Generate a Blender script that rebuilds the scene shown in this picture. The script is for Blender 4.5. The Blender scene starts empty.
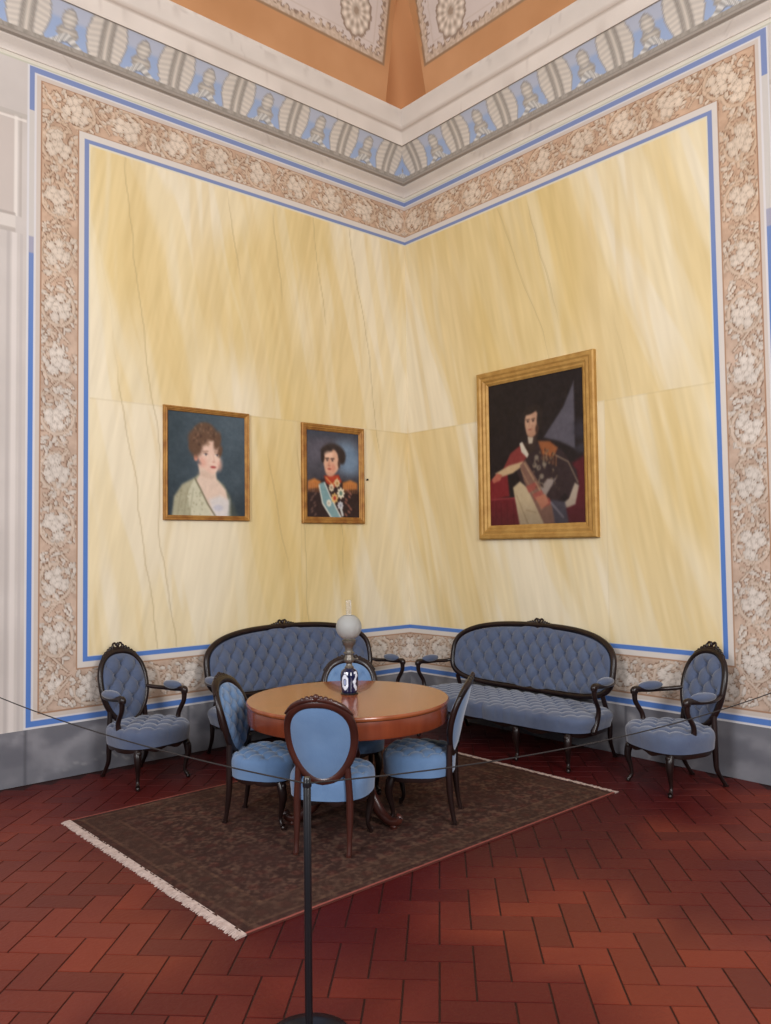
import bpy, math, random
import numpy as np
from mathutils import Vector, Matrix
random.seed(7)
rng = np.random.default_rng(11)
SC = bpy.context.scene
COL = SC.collection
PI = math.pi

# ---------------------------------------------------------------- colour helpers
def lin(c):
    c = np.asarray(c, float) / 255.0
    return np.where(c <= 0.04045, c / 12.92, ((c + 0.055) / 1.055) ** 2.4)

def L4(c):
    v = lin(c)
    return (float(v[0]), float(v[1]), float(v[2]), 1.0)

def sstep(a, b, x):
    t = np.clip((x - a) / (b - a), 0, 1)
    return t * t * (3 - 2 * t)

def mixc(a, b, t):
    return a * (1 - t[..., None]) + b * t[..., None]

def C3(*c):
    return np.array(c, float)

def _hash(ix, iy, seed):
    h = (ix.astype(np.int64) * 374761393 + iy.astype(np.int64) * 668265263 + seed * 1274126177) & 0xFFFFFFFF
    h = ((h ^ (h >> 13)) * 1103515245) & 0xFFFFFFFF
    h = ((h ^ (h >> 16)) * 2246822519) & 0xFFFFFFFF
    return ((h >> 8) & 0xFFFF) / 65535.0

def vn(x, y, seed=0):
    xi = np.floor(x); yi = np.floor(y)
    fx = x - xi; fy = y - yi
    fx = fx * fx * (3 - 2 * fx); fy = fy * fy * (3 - 2 * fy)
    a = _hash(xi, yi, seed); b = _hash(xi + 1, yi, seed)
    c = _hash(xi, yi + 1, seed); d = _hash(xi + 1, yi + 1, seed)
    return (a * (1 - fx) + b * fx) * (1 - fy) + (c * (1 - fx) + d * fx) * fy

def fbm(x, y, seed=0, o=4):
    s = 0; a = 0.5; t = 0
    for k in range(o):
        s = s + a * vn(x * 2 ** k, y * 2 ** k, seed + 17 * k); t += a; a *= 0.5
    return s / t

# ---------------------------------------------------------------- materials
MATS = {}
def mat(name, col, rough=0.6, metal=0.0, spec=0.5, noise=None, bump=0.0, bscale=60, coat=0.0, sheen=0.0, trans=0.0, ior=1.45):
    m = bpy.data.materials.new(name); m.use_nodes = True
    nt = m.node_tree; b = nt.nodes['Principled BSDF']
    b.inputs['Base Color'].default_value = L4(col)
    b.inputs['Roughness'].default_value = rough
    b.inputs['Metallic'].default_value = metal
    b.inputs['Specular IOR Level'].default_value = spec
    b.inputs['Coat Weight'].default_value = coat
    b.inputs['Sheen Weight'].default_value = sheen
    b.inputs['Transmission Weight'].default_value = trans
    b.inputs['IOR'].default_value = ior
    tc = nt.nodes.new('ShaderNodeTexCoord')
    if noise:
        col2, sc, stretch = noise
        mp = nt.nodes.new('ShaderNodeMapping'); mp.inputs['Scale'].default_value = stretch
        nz = nt.nodes.new('ShaderNodeTexNoise'); nz.inputs['Scale'].default_value = sc; nz.inputs['Detail'].default_value = 5
        rp = nt.nodes.new('ShaderNodeValToRGB')
        rp.color_ramp.elements[0].position = 0.32; rp.color_ramp.elements[1].position = 0.68
        rp.color_ramp.elements[0].color = L4(col); rp.color_ramp.elements[1].color = L4(col2)
        nt.links.new(tc.outputs['Object'], mp.inputs[0]); nt.links.new(mp.outputs[0], nz.inputs['Vector'])
        nt.links.new(nz.outputs['Fac'], rp.inputs[0]); nt.links.new(rp.outputs[0], b.inputs['Base Color'])
    if bump:
        nb = nt.nodes.new('ShaderNodeTexNoise'); nb.inputs['Scale'].default_value = bscale; nb.inputs['Detail'].default_value = 4
        bp = nt.nodes.new('ShaderNodeBump'); bp.inputs['Strength'].default_value = bump; bp.inputs['Distance'].default_value = 0.01
        nt.links.new(tc.outputs['Object'], nb.inputs['Vector']); nt.links.new(nb.outputs['Fac'], bp.inputs['Height'])
        nt.links.new(bp.outputs[0], b.inputs['Normal'])
    MATS[name] = m
    return m

def vmat(name, rough=0.7, spec=0.3, bump=0.0, bscale=40, coat=0.0):
    m = mat(name, (128, 128, 128), rough, spec=spec, bump=bump, bscale=bscale, coat=coat)
    nt = m.node_tree
    at = nt.nodes.new('ShaderNodeAttribute'); at.attribute_name = 'Col'
    nt.links.new(at.outputs['Color'], nt.nodes['Principled BSDF'].inputs['Base Color'])
    return m

M_wall = vmat('painted_plaster', 0.75, 0.25, 0.08, 25)
M_ceil = vmat('painted_vault', 0.85, 0.2, 0.05, 20)
M_cornice = vmat('painted_cornice', 0.75, 0.25, 0.1, 60)
M_floor = vmat('terracotta_tiles', 0.5, 0.28, 0.25, 45)
M_rug = vmat('woven_wool', 0.95, 0.1, 0.5, 220)
M_canvas = vmat('oil_paint', 0.5, 0.3, 0.05, 150)
M_vase = vmat('glazed_porcelain', 0.12, 0.5, 0, 10, 0.5)
M_wood = mat('dark_mahogany', (20, 12, 12), 0.34, noise=((36, 20, 17), 9, (1, 1, 0.25)), spec=0.4, coat=0.1)
M_red_lit = mat('red_and_lit_mahogany', (48, 22, 18), 0.32, noise=((68, 33, 25), 9, (1, 1, 0.25)), spec=0.5, coat=0.15)  # red table wood; on the front chair, dark wood with light painted in
M_velvet = mat('slate_blue_velvet', (74, 84, 108), 0.85, spec=0.12, sheen=0.42, bump=0.12, bscale=90, noise=((84, 95, 118), 7, (1, 1, 1)))
M_blue = mat('bright_blue_velvet', (88, 117, 154), 0.85, spec=0.12, sheen=0.45, bump=0.1, bscale=90, noise=((98, 127, 163), 7, (1, 1, 1)))
M_top = mat('polished_table_top', (150, 82, 46), 0.24, noise=((126, 66, 36), 3.0, (1, 9, 1)), spec=0.5, coat=0.3)
M_apron = mat('polished_table_edge', (128, 62, 36), 0.25, noise=((98, 42, 24), 8.0, (1, 1, 0.2)), spec=0.5, coat=0.4)
M_gold = mat('gilt_wood', (186, 146, 80), 0.5, metal=0.25, noise=((166, 124, 62), 14, (1, 1, 1)), bump=0.15, bscale=80)
M_gilt2 = mat('aged_gilt_wood', (178, 132, 66), 0.5, metal=0.3, noise=((142, 92, 42), 12, (1, 1, 1)), bump=0.15, bscale=80)
M_black = mat('black_enamel', (20, 20, 24), 0.28, spec=0.6)
M_cord = mat('dark_cord', (34, 30, 30), 0.7, bump=0.3, bscale=300)
M_brass = mat('tarnished_brass', (112, 106, 98), 0.4, metal=0.6)
M_iron = mat('dark_iron', (40, 36, 34), 0.5, metal=0.5)
M_fringe = mat('cream_cotton_fringe', (190, 172, 164), 0.9, noise=((164, 144, 136), 40, (1, 1, 1)))
M_stone = mat('grey_veined_marble', (120, 120, 126), 0.55, bump=0.08, bscale=30)
M_frost = mat('frosted_glass', (204, 205, 202), 0.4, trans=0.55, ior=1.3)
M_clear = mat('clear_glass', (250, 250, 250), 0.04, trans=0.92, ior=1.2)

# ---------------------------------------------------------------- mesh helpers
class MB:
    def __init__(s):
        s.v = []; s.f = []; s.c = []
        s.n = 0; s.hascol = False
    def add(s, V, F, col=None):
        V = np.asarray(V, float).reshape(-1, 3)
        for f in F:
            s.f.append(tuple(int(i) + s.n for i in f))
        s.v.append(V); s.n += len(V)
        if col is not None:
            s.hascol = True
            col = np.asarray(col, float)
            if col.ndim == 1: col = np.tile(col, (len(V), 1))
            s.c.append(col.reshape(-1, 3))
        else:
            s.c.append(np.full((len(V), 3), 0.5))
        return s
    def box(s, x0, x1, y0, y1, z0, z1, col=None):
        V = [(x, y, z) for x in (x0, x1) for y in (y0, y1) for z in (z0, z1)]
        F = [(0, 1, 3, 2), (4, 6, 7, 5), (0, 4, 5, 1), (2, 3, 7, 6), (0, 2, 6, 4), (1, 5, 7, 3)]
        return s.add(V, F, col)
    def grid(s, P, col=None, closeu=False, closev=False, flip=False):
        # P: (nu, nv, 3)
        nu, nv = P.shape[:2]
        I = np.arange(nu * nv).reshape(nu, nv)
        if closeu: I = np.vstack([I, I[:1]])
        if closev: I = np.hstack([I, I[:, :1]])
        a = I[:-1, :-1].ravel(); b = I[1:, :-1].ravel(); c = I[1:, 1:].ravel(); d = I[:-1, 1:].ravel()
        F = np.stack([a, b, c, d], 1) if not flip else np.stack([a, d, c, b], 1)
        s.v.append(P.reshape(-1, 3)); 
        s.f.append(F + s.n); s.n += nu * nv
        if col is not None:
            s.hascol = True; s.c.append(col.reshape(-1, 3))
        else: s.c.append(np.full((nu * nv, 3), 0.5))
        return s
    def tube(s, pts, rad, n=10, closed=False, flat=None, up=None, sub=6, cap=True):
        """swept tube along a Catmull-Rom path; rad: list per point or float; flat=(a,b) scales the section"""
        pts = [Vector(p) for p in pts]
        if not hasattr(rad, '__len__'): rad = [rad] * len(pts)
        N = len(pts); P = []; Rr = []
        segs = N if closed else N - 1
        for i in range(segs):
            p0 = pts[(i - 1) % N] if (closed or i > 0) else pts[0] * 2 - pts[1]
            p1 = pts[i % N]; p2 = pts[(i + 1) % N]
            p3 = pts[(i + 2) % N] if (closed or i + 2 < N) else pts[-1] * 2 - pts[-2]
            for k in range(sub):
                t = k / sub
                P.append(0.5 * ((2 * p1) + (p2 - p0) * t + (2 * p0 - 5 * p1 + 4 * p2 - p3) * t * t + (3 * p1 - p0 - 3 * p2 + p3) * t ** 3))
                Rr.append(rad[i % N] * (1 - t) + rad[(i + 1) % N] * t)
        if not closed: P.append(pts[-1]); Rr.append(rad[-1])
        M = len(P); rows = []
        upv = Vector(up) if up else None
        nprev = None
        for i in range(M):
            if closed: T = P[(i + 1) % M] - P[i - 1]
            else: T = P[min(i + 1, M - 1)] - P[max(i - 1, 0)]
            if T.length < 1e-9: T = Vector((0, 0, 1))
            T.normalize()
            if upv: A = upv - T * upv.dot(T)
            else:
                A = nprev if nprev else (Vector((1, 0, 0)) if abs(T.x) < 0.8 else Vector((0, 1, 0)))
                A = A - T * A.dot(T)
            if A.length < 1e-6: A = T.orthogonal()
            A.normalize(); nprev = A
            B = T.cross(A)
            fa, fb = flat if flat else (1, 1)
            rows.append([tuple(P[i] + A * (math.cos(2 * PI * j / n) * Rr[i] * fa) + B * (math.sin(2 * PI * j / n) * Rr[i] * fb)) for j in range(n)])
        G = np.array(rows)
        base = s.n
        s.grid(G, closeu=closed, closev=True)
        if not closed and cap:
            s.f.append(tuple(base + j for j in range(n))[::-1])
            s.f.append(tuple(base + (M - 1) * n + j for j in range(n)))
        return s
    def lathe(s, prof, n=24, c=(0, 0, 0), colf=None):
        prof = np.array(prof, float)
        th = np.linspace(0, 2 * PI, n, endpoint=False)
        G = np.zeros((len(prof), n, 3))
        G[..., 0] = c[0] + prof[:, 0:1] * np.cos(th); G[..., 1] = c[1] + prof[:, 0:1] * np.sin(th)
        G[..., 2] = c[2] + prof[:, 1:2]
        col = colf(G, th) if colf else None
        return s.grid(G, col, closev=True, flip=True)
    def ball(s, c, r, n=10):
        r = r if hasattr(r, '__len__') else (r, r, r)
        ph = np.linspace(0.02, PI - 0.02, n); th = np.linspace(0, 2 * PI, n + 4, endpoint=False)
        G = np.zeros((n, n + 4, 3))
        G[..., 0] = c[0] + r[0] * np.sin(ph)[:, None] * np.cos(th)
        G[..., 1] = c[1] + r[1] * np.sin(ph)[:, None] * np.sin(th)
        G[..., 2] = c[2] + r[2] * np.cos(ph)[:, None]
        return s.grid(G, closev=True)
    def build(s, name, material, parent=None, smooth=True):
        me = bpy.data.meshes.new(name)
        V = np.vstack(s.v).astype(np.float32)
        loops = []; starts = []; k = 0; tot = 0; counts = []
        for f in s.f:
            if isinstance(f, np.ndarray):
                loops.append(f.ravel()); counts.append(np.full(len(f), f.shape[1]))
            else:
                loops.append(np.array(f)); counts.append(np.array([len(f)]))
        loops = np.concatenate(loops).astype(np.int32); counts = np.concatenate(counts).astype(np.int32)
        starts = np.concatenate([[0], np.cumsum(counts)[:-1]]).astype(np.int32)
        me.vertices.add(len(V)); me.vertices.foreach_set('co', V.ravel())
        me.loops.add(len(loops)); me.loops.foreach_set('vertex_index', loops)
        me.polygons.add(len(counts)); me.polygons.foreach_set('loop_start', starts)
        try: me.polygons.foreach_set('loop_total', counts)
        except Exception: pass
        me.update(calc_edges=True); me.validate()
        if s.hascol:
            a = me.color_attributes.new('Col', 'FLOAT_COLOR', 'POINT')
            c = np.ones((len(V), 4), np.float32); c[:, :3] = np.vstack(s.c)
            a.data.foreach_set('color', c.ravel())
        me.polygons.foreach_set('use_smooth', np.full(len(me.polygons), smooth))
        if smooth:
            try: me.set_sharp_from_angle(angle=math.radians(48))
            except Exception: pass
        me.materials.append(material)
        o = bpy.data.objects.new(name, me); COL.objects.link(o)
        if parent: o.parent = parent
        return o

def tag(o, label=None, cat=None, group=None, kind=None):
    if label: o['label'] = label
    if cat: o['category'] = cat
    if group: o['group'] = group
    if kind: o['kind'] = kind
    return o

def empty(name, loc, rz=0.0):
    o = bpy.data.objects.new(name, None); COL.objects.link(o)
    o.location = loc; o.rotation_euler = (0, 0, rz); o.empty_display_size = 0.2
    return o

def copy_tree(o, parent=None):
    c = o.copy(); COL.objects.link(c); c.parent = parent
    for ch in list(o.children): copy_tree(ch, c)
    return c

# ---------------------------------------------------------------- painted ornament tiles
def grape_tile():
    """Painted scroll of vine rings with grape leaves; 6 repeats long."""
    NP = 6; W = 110 * NP; Hh = 84
    u = (np.arange(W) + .5) / 110; v = np.linspace(-1, 1, Hh)
    U, V = np.meshgrid(u, v, indexing='ij')
    asp = 0.42 / 0.29 * 2           # v-units per period
    X = U * asp
    h = np.zeros_like(U); kind = np.zeros_like(U)
    ident = np.zeros_like(U); cnt = [0]
    def put(mask_h, k):
        nonlocal h, kind, ident
        b = mask_h > h
        cnt[0] += 1; ident = np.where(b & (mask_h > .12), cnt[0], ident)
        h = np.where(b, mask_h, h); kind = np.where(b & (mask_h > 0.05), k, kind)
    r_ = random.Random(3)
    per = NP * asp
    for cell in range(-1, NP + 1):
        r_.seed(100 + cell % NP)
        cx = (cell + .5) * asp; sg = 1 if cell % 2 == 0 else -1
        dx = X - cx; dv = V + 0.03 * sg; R = np.hypot(dx / 1.18, dv); th = np.arctan2(dv, dx)
        ring = np.clip(1 - np.abs(R - 0.80) / 0.10, 0, 1) ** .5 * 0.75
        gap = np.cos(th - sg * 0.9) > 0.75
        put(np.where(gap, 0, ring), 1)
        for i in range(9):
            a = .70 * i + r_.random() * .8 + cell; fr_ = (.44 if i % 3 else .12)
            lx, lv = cx + fr_ * math.cos(a) * 1.25, fr_ * math.sin(a)
            d = np.hypot(X - lx, V - lv); t = np.arctan2(V - lv, X - lx)
            lobe = 0.31 * (0.70 + 0.22 * np.abs(np.cos(2.5 * t + a)) + 0.10 * np.cos(11 * t))
            vein = 1 - 0.35 * (np.abs(np.sin(2.5 * t + a)) < 0.16) * (d > 0.06)
            put(np.clip(1 - (d / lobe) ** 2, 0, 1) ** .5 * (0.95 + .1 * r_.random()) * vein, 2)
        for i in range(56):
            a = r_.random() * 6.28; rr = 0.5 + 0.72 * r_.random()
            lx, lv = cx + rr * math.cos(a) * 1.2, rr * math.sin(a) * 0.98
            ang = r_.random() * 3.14; w = 0.12 + 0.13 * r_.random()
            ex = (X - lx) * math.cos(ang) + (V - lv) * math.sin(ang); ey = -(X - lx) * math.sin(ang) + (V - lv) * math.cos(ang)
            put(np.clip(1 - (ex / w) ** 2 - (ey / (w * .5)) ** 2, 0, 1) ** .5 * (0.55 + .35 * r_.random()), 1 + (r_.random() < .5))
        gx, gv = cx + asp * .45, -sg * 0.62
        for i in range(11):
            lx, lv = gx + r_.uniform(-.27, .27), gv + r_.uniform(-.2, .2)
            d = np.hypot(X - lx, V - lv)
            put(np.clip(1 - (d / .085) ** 2, 0, 1) ** .5 * 0.9, 2)
        # stem linking the rings
        sx = X - (cx + asp * .5)
        put(np.clip(1 - np.abs(V - sg * (0.25 - 0.9 * sx)) / 0.09, 0, 1) ** .5 * 0.7 * (np.abs(sx) < .42), 1)
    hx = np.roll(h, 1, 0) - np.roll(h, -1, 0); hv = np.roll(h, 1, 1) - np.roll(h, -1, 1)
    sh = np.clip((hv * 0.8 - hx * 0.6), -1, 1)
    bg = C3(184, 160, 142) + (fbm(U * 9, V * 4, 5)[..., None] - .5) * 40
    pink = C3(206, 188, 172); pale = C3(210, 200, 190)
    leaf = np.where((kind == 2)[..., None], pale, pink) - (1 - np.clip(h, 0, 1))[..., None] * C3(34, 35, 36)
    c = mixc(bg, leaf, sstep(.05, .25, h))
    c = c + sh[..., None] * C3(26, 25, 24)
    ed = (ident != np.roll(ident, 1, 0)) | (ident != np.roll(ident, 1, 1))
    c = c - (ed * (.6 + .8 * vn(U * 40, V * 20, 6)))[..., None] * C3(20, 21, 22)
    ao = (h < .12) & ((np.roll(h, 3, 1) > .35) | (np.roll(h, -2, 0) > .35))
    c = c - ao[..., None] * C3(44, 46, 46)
    lum = fbm(U * 2.3, V, 12)[..., None]
    return np.clip(c * (0.95 + .1 * lum), 0, 255)
TG = grape_tile()

def sample_grape(u, v, per=0.42):
    W, Hh = TG.shape[:2]
    iu = (np.floor(u / per * 110).astype(int)) % W
    iv = np.clip(((v + 1) / 2 * (Hh - 1)).round().astype(int), 0, Hh - 1)
    return TG[iu, iv]

def frieze_tile():
    """Painted cornice ornament: paired ribbed acanthus consoles alternate with small swagged busts on sky blue."""
    W, Hh = 240, 120
    u = (np.arange(W) + .5) / W; v = (np.arange(Hh) + .5) / Hh
    U, V = np.meshgrid(u, v, indexing='ij')
    X = (U - .5) * 1.9       # v-units (height 1)
    c = np.zeros((W, Hh, 3)) + C3(150, 170, 206)
    c[..., :] = mixc(np.broadcast_to(C3(152, 168, 198), c.shape), np.broadcast_to(C3(176, 180, 194), c.shape), sstep(.62, .74, V))
    stone = C3(200, 190, 178); dark = C3(164, 155, 145)
    # console pair at the tile edge (X = +-0.95)
    dx = 0.95 - np.abs(X)
    body = dx < (0.44 - 0.07 * np.cos(V * 5))
    rib = 0.5 + 0.5 * np.cos(V * 52 + dx * 9)
    cc = mixc(np.broadcast_to(dark + 28, c.shape), np.broadcast_to(stone + 10, c.shape), rib)
    inner = sstep(.0, .08, np.abs(dx - .13)) 
    cc = cc * (0.74 + 0.26 * inner)[..., None]
    core = dx < .10
    cc = np.where(core[..., None], stone * (0.92 + .12 * np.cos(dx * 40))[..., None], cc)
    chan = np.abs(dx - .13) < .018
    cc = np.where(chan[..., None], C3(150, 142, 134), cc)
    c = np.where(body[..., None], cc, c)
    edge = np.abs(dx - (0.44 - 0.07 * np.cos(V * 5))) < .02
    c = np.where(edge[..., None], C3(158, 154, 152), c)
    # bust
    b1 = np.hypot(X / .17, (V - .70) / .19); b2 = np.hypot((X) / .24, (V - .42) / .17)
    for b, base in ((b2, 178), (b1, 192)):
        c = np.where((b < 1)[..., None], C3(base, base - 8, base - 18) * (1.04 - .14 * np.clip(b, 0, 1) ** 2 + .08 * np.sin(V * 60) )[..., None], c)
        c = np.where((np.abs(b - 1.05) < .09)[..., None], C3(156, 152, 150), c)
    # swag scroll under
    sw = V - (0.22 + 0.10 * np.cos(X * 7.5) * 1.0 - .12 * (np.abs(X) / .6) ** 2)
    m = (np.abs(sw) < .095) & (np.abs(X) < .62)
    c = np.where(m[..., None], C3(198, 194, 188) * (0.92 + .16 * np.cos(X * 46 + sw * 30))[..., None], c)
    m2 = (np.abs(sw + .11) < .022) & (np.abs(X) < .62)
    c = np.where(m2[..., None], C3(136, 138, 146), c)
    # base and top mouldings
    c = np.where((V < .13)[..., None], C3(150, 142, 132) + (vn(U * 60, V * 12, 4)[..., None] - .5) * 34, c)
    c = np.where((V < .035)[..., None], C3(140, 131, 122), c)
    c = np.where((V > .965)[..., None], C3(150, 142, 136), c)
    return np.clip(c, 0, 255)
TF = frieze_tile()

# ---------------------------------------------------------------- walls
BL_HI = C3(122, 136, 176); BL_LO = C3(84, 122, 188)
def wall_paint(S, Z, side):
    sd = 0 if side == 'L' else 50
    # --- painted yellow scagliola field
    blk = np.where(Z > 2.9, 0, 1) + np.where(S > (1.38 if side == 'L' else 2.42), 0, 2) * (Z < 2.9)
    ox = blk * 5.3 + sd
    sl = -0.15 if side == 'L' else 0.30
    wp = fbm(S * .9 + ox, Z * .35, 3 + sd, 2) - .5
    sx = S + (Z - 3) * sl + wp * .5
    sy = S + (Z - 3) * sl * .55 + (fbm(S * .8, Z * .4, 61 + sd, 2) - .5) * .5
    a = fbm(sx * 3.6 + ox, Z * .34 + ox, 9 + sd, 3)
    b = fbm(sy * 7.5 + ox, Z * .5 - ox, 21 + sd, 3)
    big = fbm(S * .75 + 3, Z * .5, 33 + sd, 2)
    c = np.zeros(S.shape + (3,)) + C3(224, 208, 170)
    c = mixc(c, C3(213, 187, 128) + 0 * c, sstep(.52, .64, a) * .5)
    c = mixc(c, C3(228, 217, 192) + 0 * c, sstep(.44, .37, a) * .75)
    c = mixc(c, C3(208, 180, 112) + 0 * c, sstep(.52, .74, big) * .5)
    c = mixc(c, C3(226, 216, 190) + 0 * c, sstep(.60, .76, b) * .35)
    c = mixc(c, C3(208, 182, 126) + 0 * c, sstep(.42, .28, b) * .3)
    grain = fbm(S * 26 + Z * 5, Z * 2.6, 71 + sd, 2)
    c = c + ((grain - .5) * 16)[..., None]
    # thin straight veins
    for q in range(7):
        h0 = _hash(np.array([q]), np.array([sd]), 5)[0]; h1 = _hash(np.array([q]), np.array([sd]), 9)[0]
        line = S - (.3 + q * .46 + h0 * .3) + (Z - 3) * (sl * (.5 + h1)) + .16 * (fbm(Z * 1.1 + q * 9, Z * 0 + q, 7, 4) - .5)
        on = sstep(.5, .68, vn(Z * .9 + q * 3, Z * 0 + q, 77 + sd))
        c = mixc(c, C3(166, 146, 104) + 0 * c, (1 - sstep(.002, .009, np.abs(line))) * on * .4)
    seam = (np.abs(Z - 2.9) < .006) | ((np.abs(S - (1.38 if side == 'L' else 2.42)) < .005) & (Z < 2.9)) 
    c = mixc(c, C3(180, 160, 118) + 0 * c, seam * .2)
    # --- frame bands
    blue_t = sstep(2.6, 4.6, Z)
    BLU = mixc(BL_LO + 0 * c, BL_HI + 0 * c, blue_t)
    sI, sO = (3.439, 3.857) if side == 'L' else (3.418, 3.833)
    zIt, zOt, zIb, zOb = 4.961, 5.391, .849, .411
    inside = (S < sI) & (Z < zIt) & (Z > zIb)
    core = (S < sI - .048) & (Z < zIt - .042) & (Z > zIb + .045)
    lip = (S < sI - .036) & (Z < zIt - .034) & (Z > zIb + .036)
    ob2 = (S < sO + .013) & (Z < zOt + .004) & (Z > zOb - .012)
    band = (S < sO) & (Z < zOt) & (Z > zOb)
    bandin = (S < sO - .040) & (Z < zOt - .045) & (Z > zOb + .042)
    fr = (S < sO - .085) & (Z < zOt - .085) & (Z > zOb + .088)
    frin = (S < sO - .095) & (Z < zOt - .095) & (Z > zOb + .096)
    white = C3(208, 204, 204)
    # outside surface: painted stone pilaster
    out = np.zeros_like(c) + C3(194, 186, 180) + ((fbm(S * 3, Z * 3, 5 + sd) - .5) * 20)[..., None]
    o = S - sO
    def ln(cond, col, k=1.0):
        nonlocal out
        out = mixc(out, C3(*col) + 0 * out, cond * k)
    # flat panel with mouldings above, column shaft below
    up = (Z > 4.2) & (Z < 4.97)
    ln(up & (o > .05) & (o < .065), (172, 162, 154), .7)
    ln(up & (o > .075) & (o < .10), (224, 216, 208), .8)
    ln(up & (o > .10), (190, 178, 170), .7)
    ln((np.abs(Z - 4.98) < .02) & (o > 0), (176, 168, 160), .7)
    ln((np.abs(Z - 4.945) < .012) & (o > 0.02), (226, 218, 210), .7)
    ln((Z > 4.10) & (Z < 4.2) & (o > .09), (210, 202, 194), .8)
    ln((np.abs(Z - 4.2 - .01) < .012) & (o > .09), (166, 156, 148), .8)
    ln((np.abs(Z - 4.09) < .014) & (o > .09), (170, 160, 152), .7)
    lo = Z < 4.08
    ln(lo & (np.abs(o - .05) < .008), (184, 176, 172), .7)
    ln(lo & (np.abs(o - .10) < .018), (220, 212, 206), .6)
    ln(lo & (np.abs(o - .135) < .012), (174, 166, 162), .6)
    sh2 = lo & (o > .2)
    out = out + (sh2 * 3 * np.cos(o * 60))[..., None]
    pil = (S > sO) & (Z > 3.945) & (Z < 4.076) & (S < sO + .012)
    c = np.where(inside[..., None], c, 0)
    res = np.where(ob2[..., None], C3(206, 203, 204), out)
    res = np.where(band[..., None], BLU, res)
    res = np.where((band & (Z < 5.05) & (Z > 3.945) & (S > sO - .04))[..., None], C3(196, 190, 184), res)
    res = np.where((band & (Z < 4.076) & (Z > 3.945) & (S > sO - .04))[..., None], C3(158, 156, 172), res)
    res = np.where(bandin[..., None], white, res)
    bi2 = (S < sO - .054) & (Z < zOt - .058) & (Z > zOb + .056)
    res = np.where(bi2[..., None], C3(198, 186, 176), res)
    res = np.where(fr[..., None], C3(160, 124, 98), res)
    # scroll band
    vV = (S - (sO + sI - .0175) / 2) / .150
    vT = (Z - (zOt + zIt) / 2 + .02) / .165
    vB = (Z - (zOb + zIb) / 2 - .02) / .155
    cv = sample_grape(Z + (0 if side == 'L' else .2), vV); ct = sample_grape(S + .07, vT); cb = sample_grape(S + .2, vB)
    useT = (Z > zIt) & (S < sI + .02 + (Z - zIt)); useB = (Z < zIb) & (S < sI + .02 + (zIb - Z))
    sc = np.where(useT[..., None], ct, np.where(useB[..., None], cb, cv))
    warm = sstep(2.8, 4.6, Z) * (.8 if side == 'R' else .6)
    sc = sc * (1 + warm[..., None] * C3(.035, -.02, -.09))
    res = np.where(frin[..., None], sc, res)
    fi = (S < sI + .052) & (Z < zIt + .058) & (Z > zIb - .056)
    fi2 = (S < sI + .042) & (Z < zIt + .048) & (Z > zIb - .046)
    res = np.where(fi[..., None], C3(164, 130, 104), res)
    res = np.where(fi2[..., None], C3(208, 200, 192), res)
    res = np.where(inside[..., None], BLU, res)
    res = np.where(lip[..., None], C3(216, 208, 186), res)
    res = np.where(core[..., None], c, res)
    res = np.where((Z > 5.40)[..., None], C3(208, 202, 188) + ((fbm(S * 6, Z * 6, 8) - .5) * 14)[..., None], res)
    res = np.where(((Z > 5.396) & (Z < 5.408))[..., None], C3(186, 184, 166), res)
    return lin(np.clip(res, 0, 255))

def lines(segs):
    out = []
    for a, b, st in segs:
        n = max(1, int(round((b - a) / st))); out.append(np.linspace(a, b, n + 1)[:-1])
    out.append([segs[-1][1]])
    return np.concatenate(out)

def wall(side):
    s = lines([(0, 1.2, .013), (1.2, 3.32, .0105), (3.32, 3.92, .0052), (3.92, 4.4, .012), (4.4, 9.0, .4)])
    z = lines([(-0.02, .40, .2), (.40, .92, .0062), (.92, 4.92, .0115), (4.92, 5.45, .0062), (5.45, 5.6, .05), (5.6, 8.4, 1.0)])
    S, Z = np.meshgrid(s, z, indexing='ij')
    col = wall_paint(S, Z, side)
    P = np.zeros(S.shape + (3,)); P[..., 2] = Z
    mb = MB()
    if side == 'L':
        P[..., 0] = -S; mb.grid(P, col); mb.box(-9, .2, .003, .2, -0.02, 8.4, lin((200, 190, 180)))
    else:
        P[..., 1] = -S; mb.grid(P, col, flip=True); mb.box(.003, .2, -9, .003, -0.02, 8.4, lin((200, 190, 180)))
    o = mb.build('wall_left' if side == 'L' else 'wall_right', M_wall, smooth=False)
    tag(o, kind='structure', label='yellow marbled wall with painted scroll border, %s of the corner' % ('left' if side == 'L' else 'right'))
wall('L'); wall('R')

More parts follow.
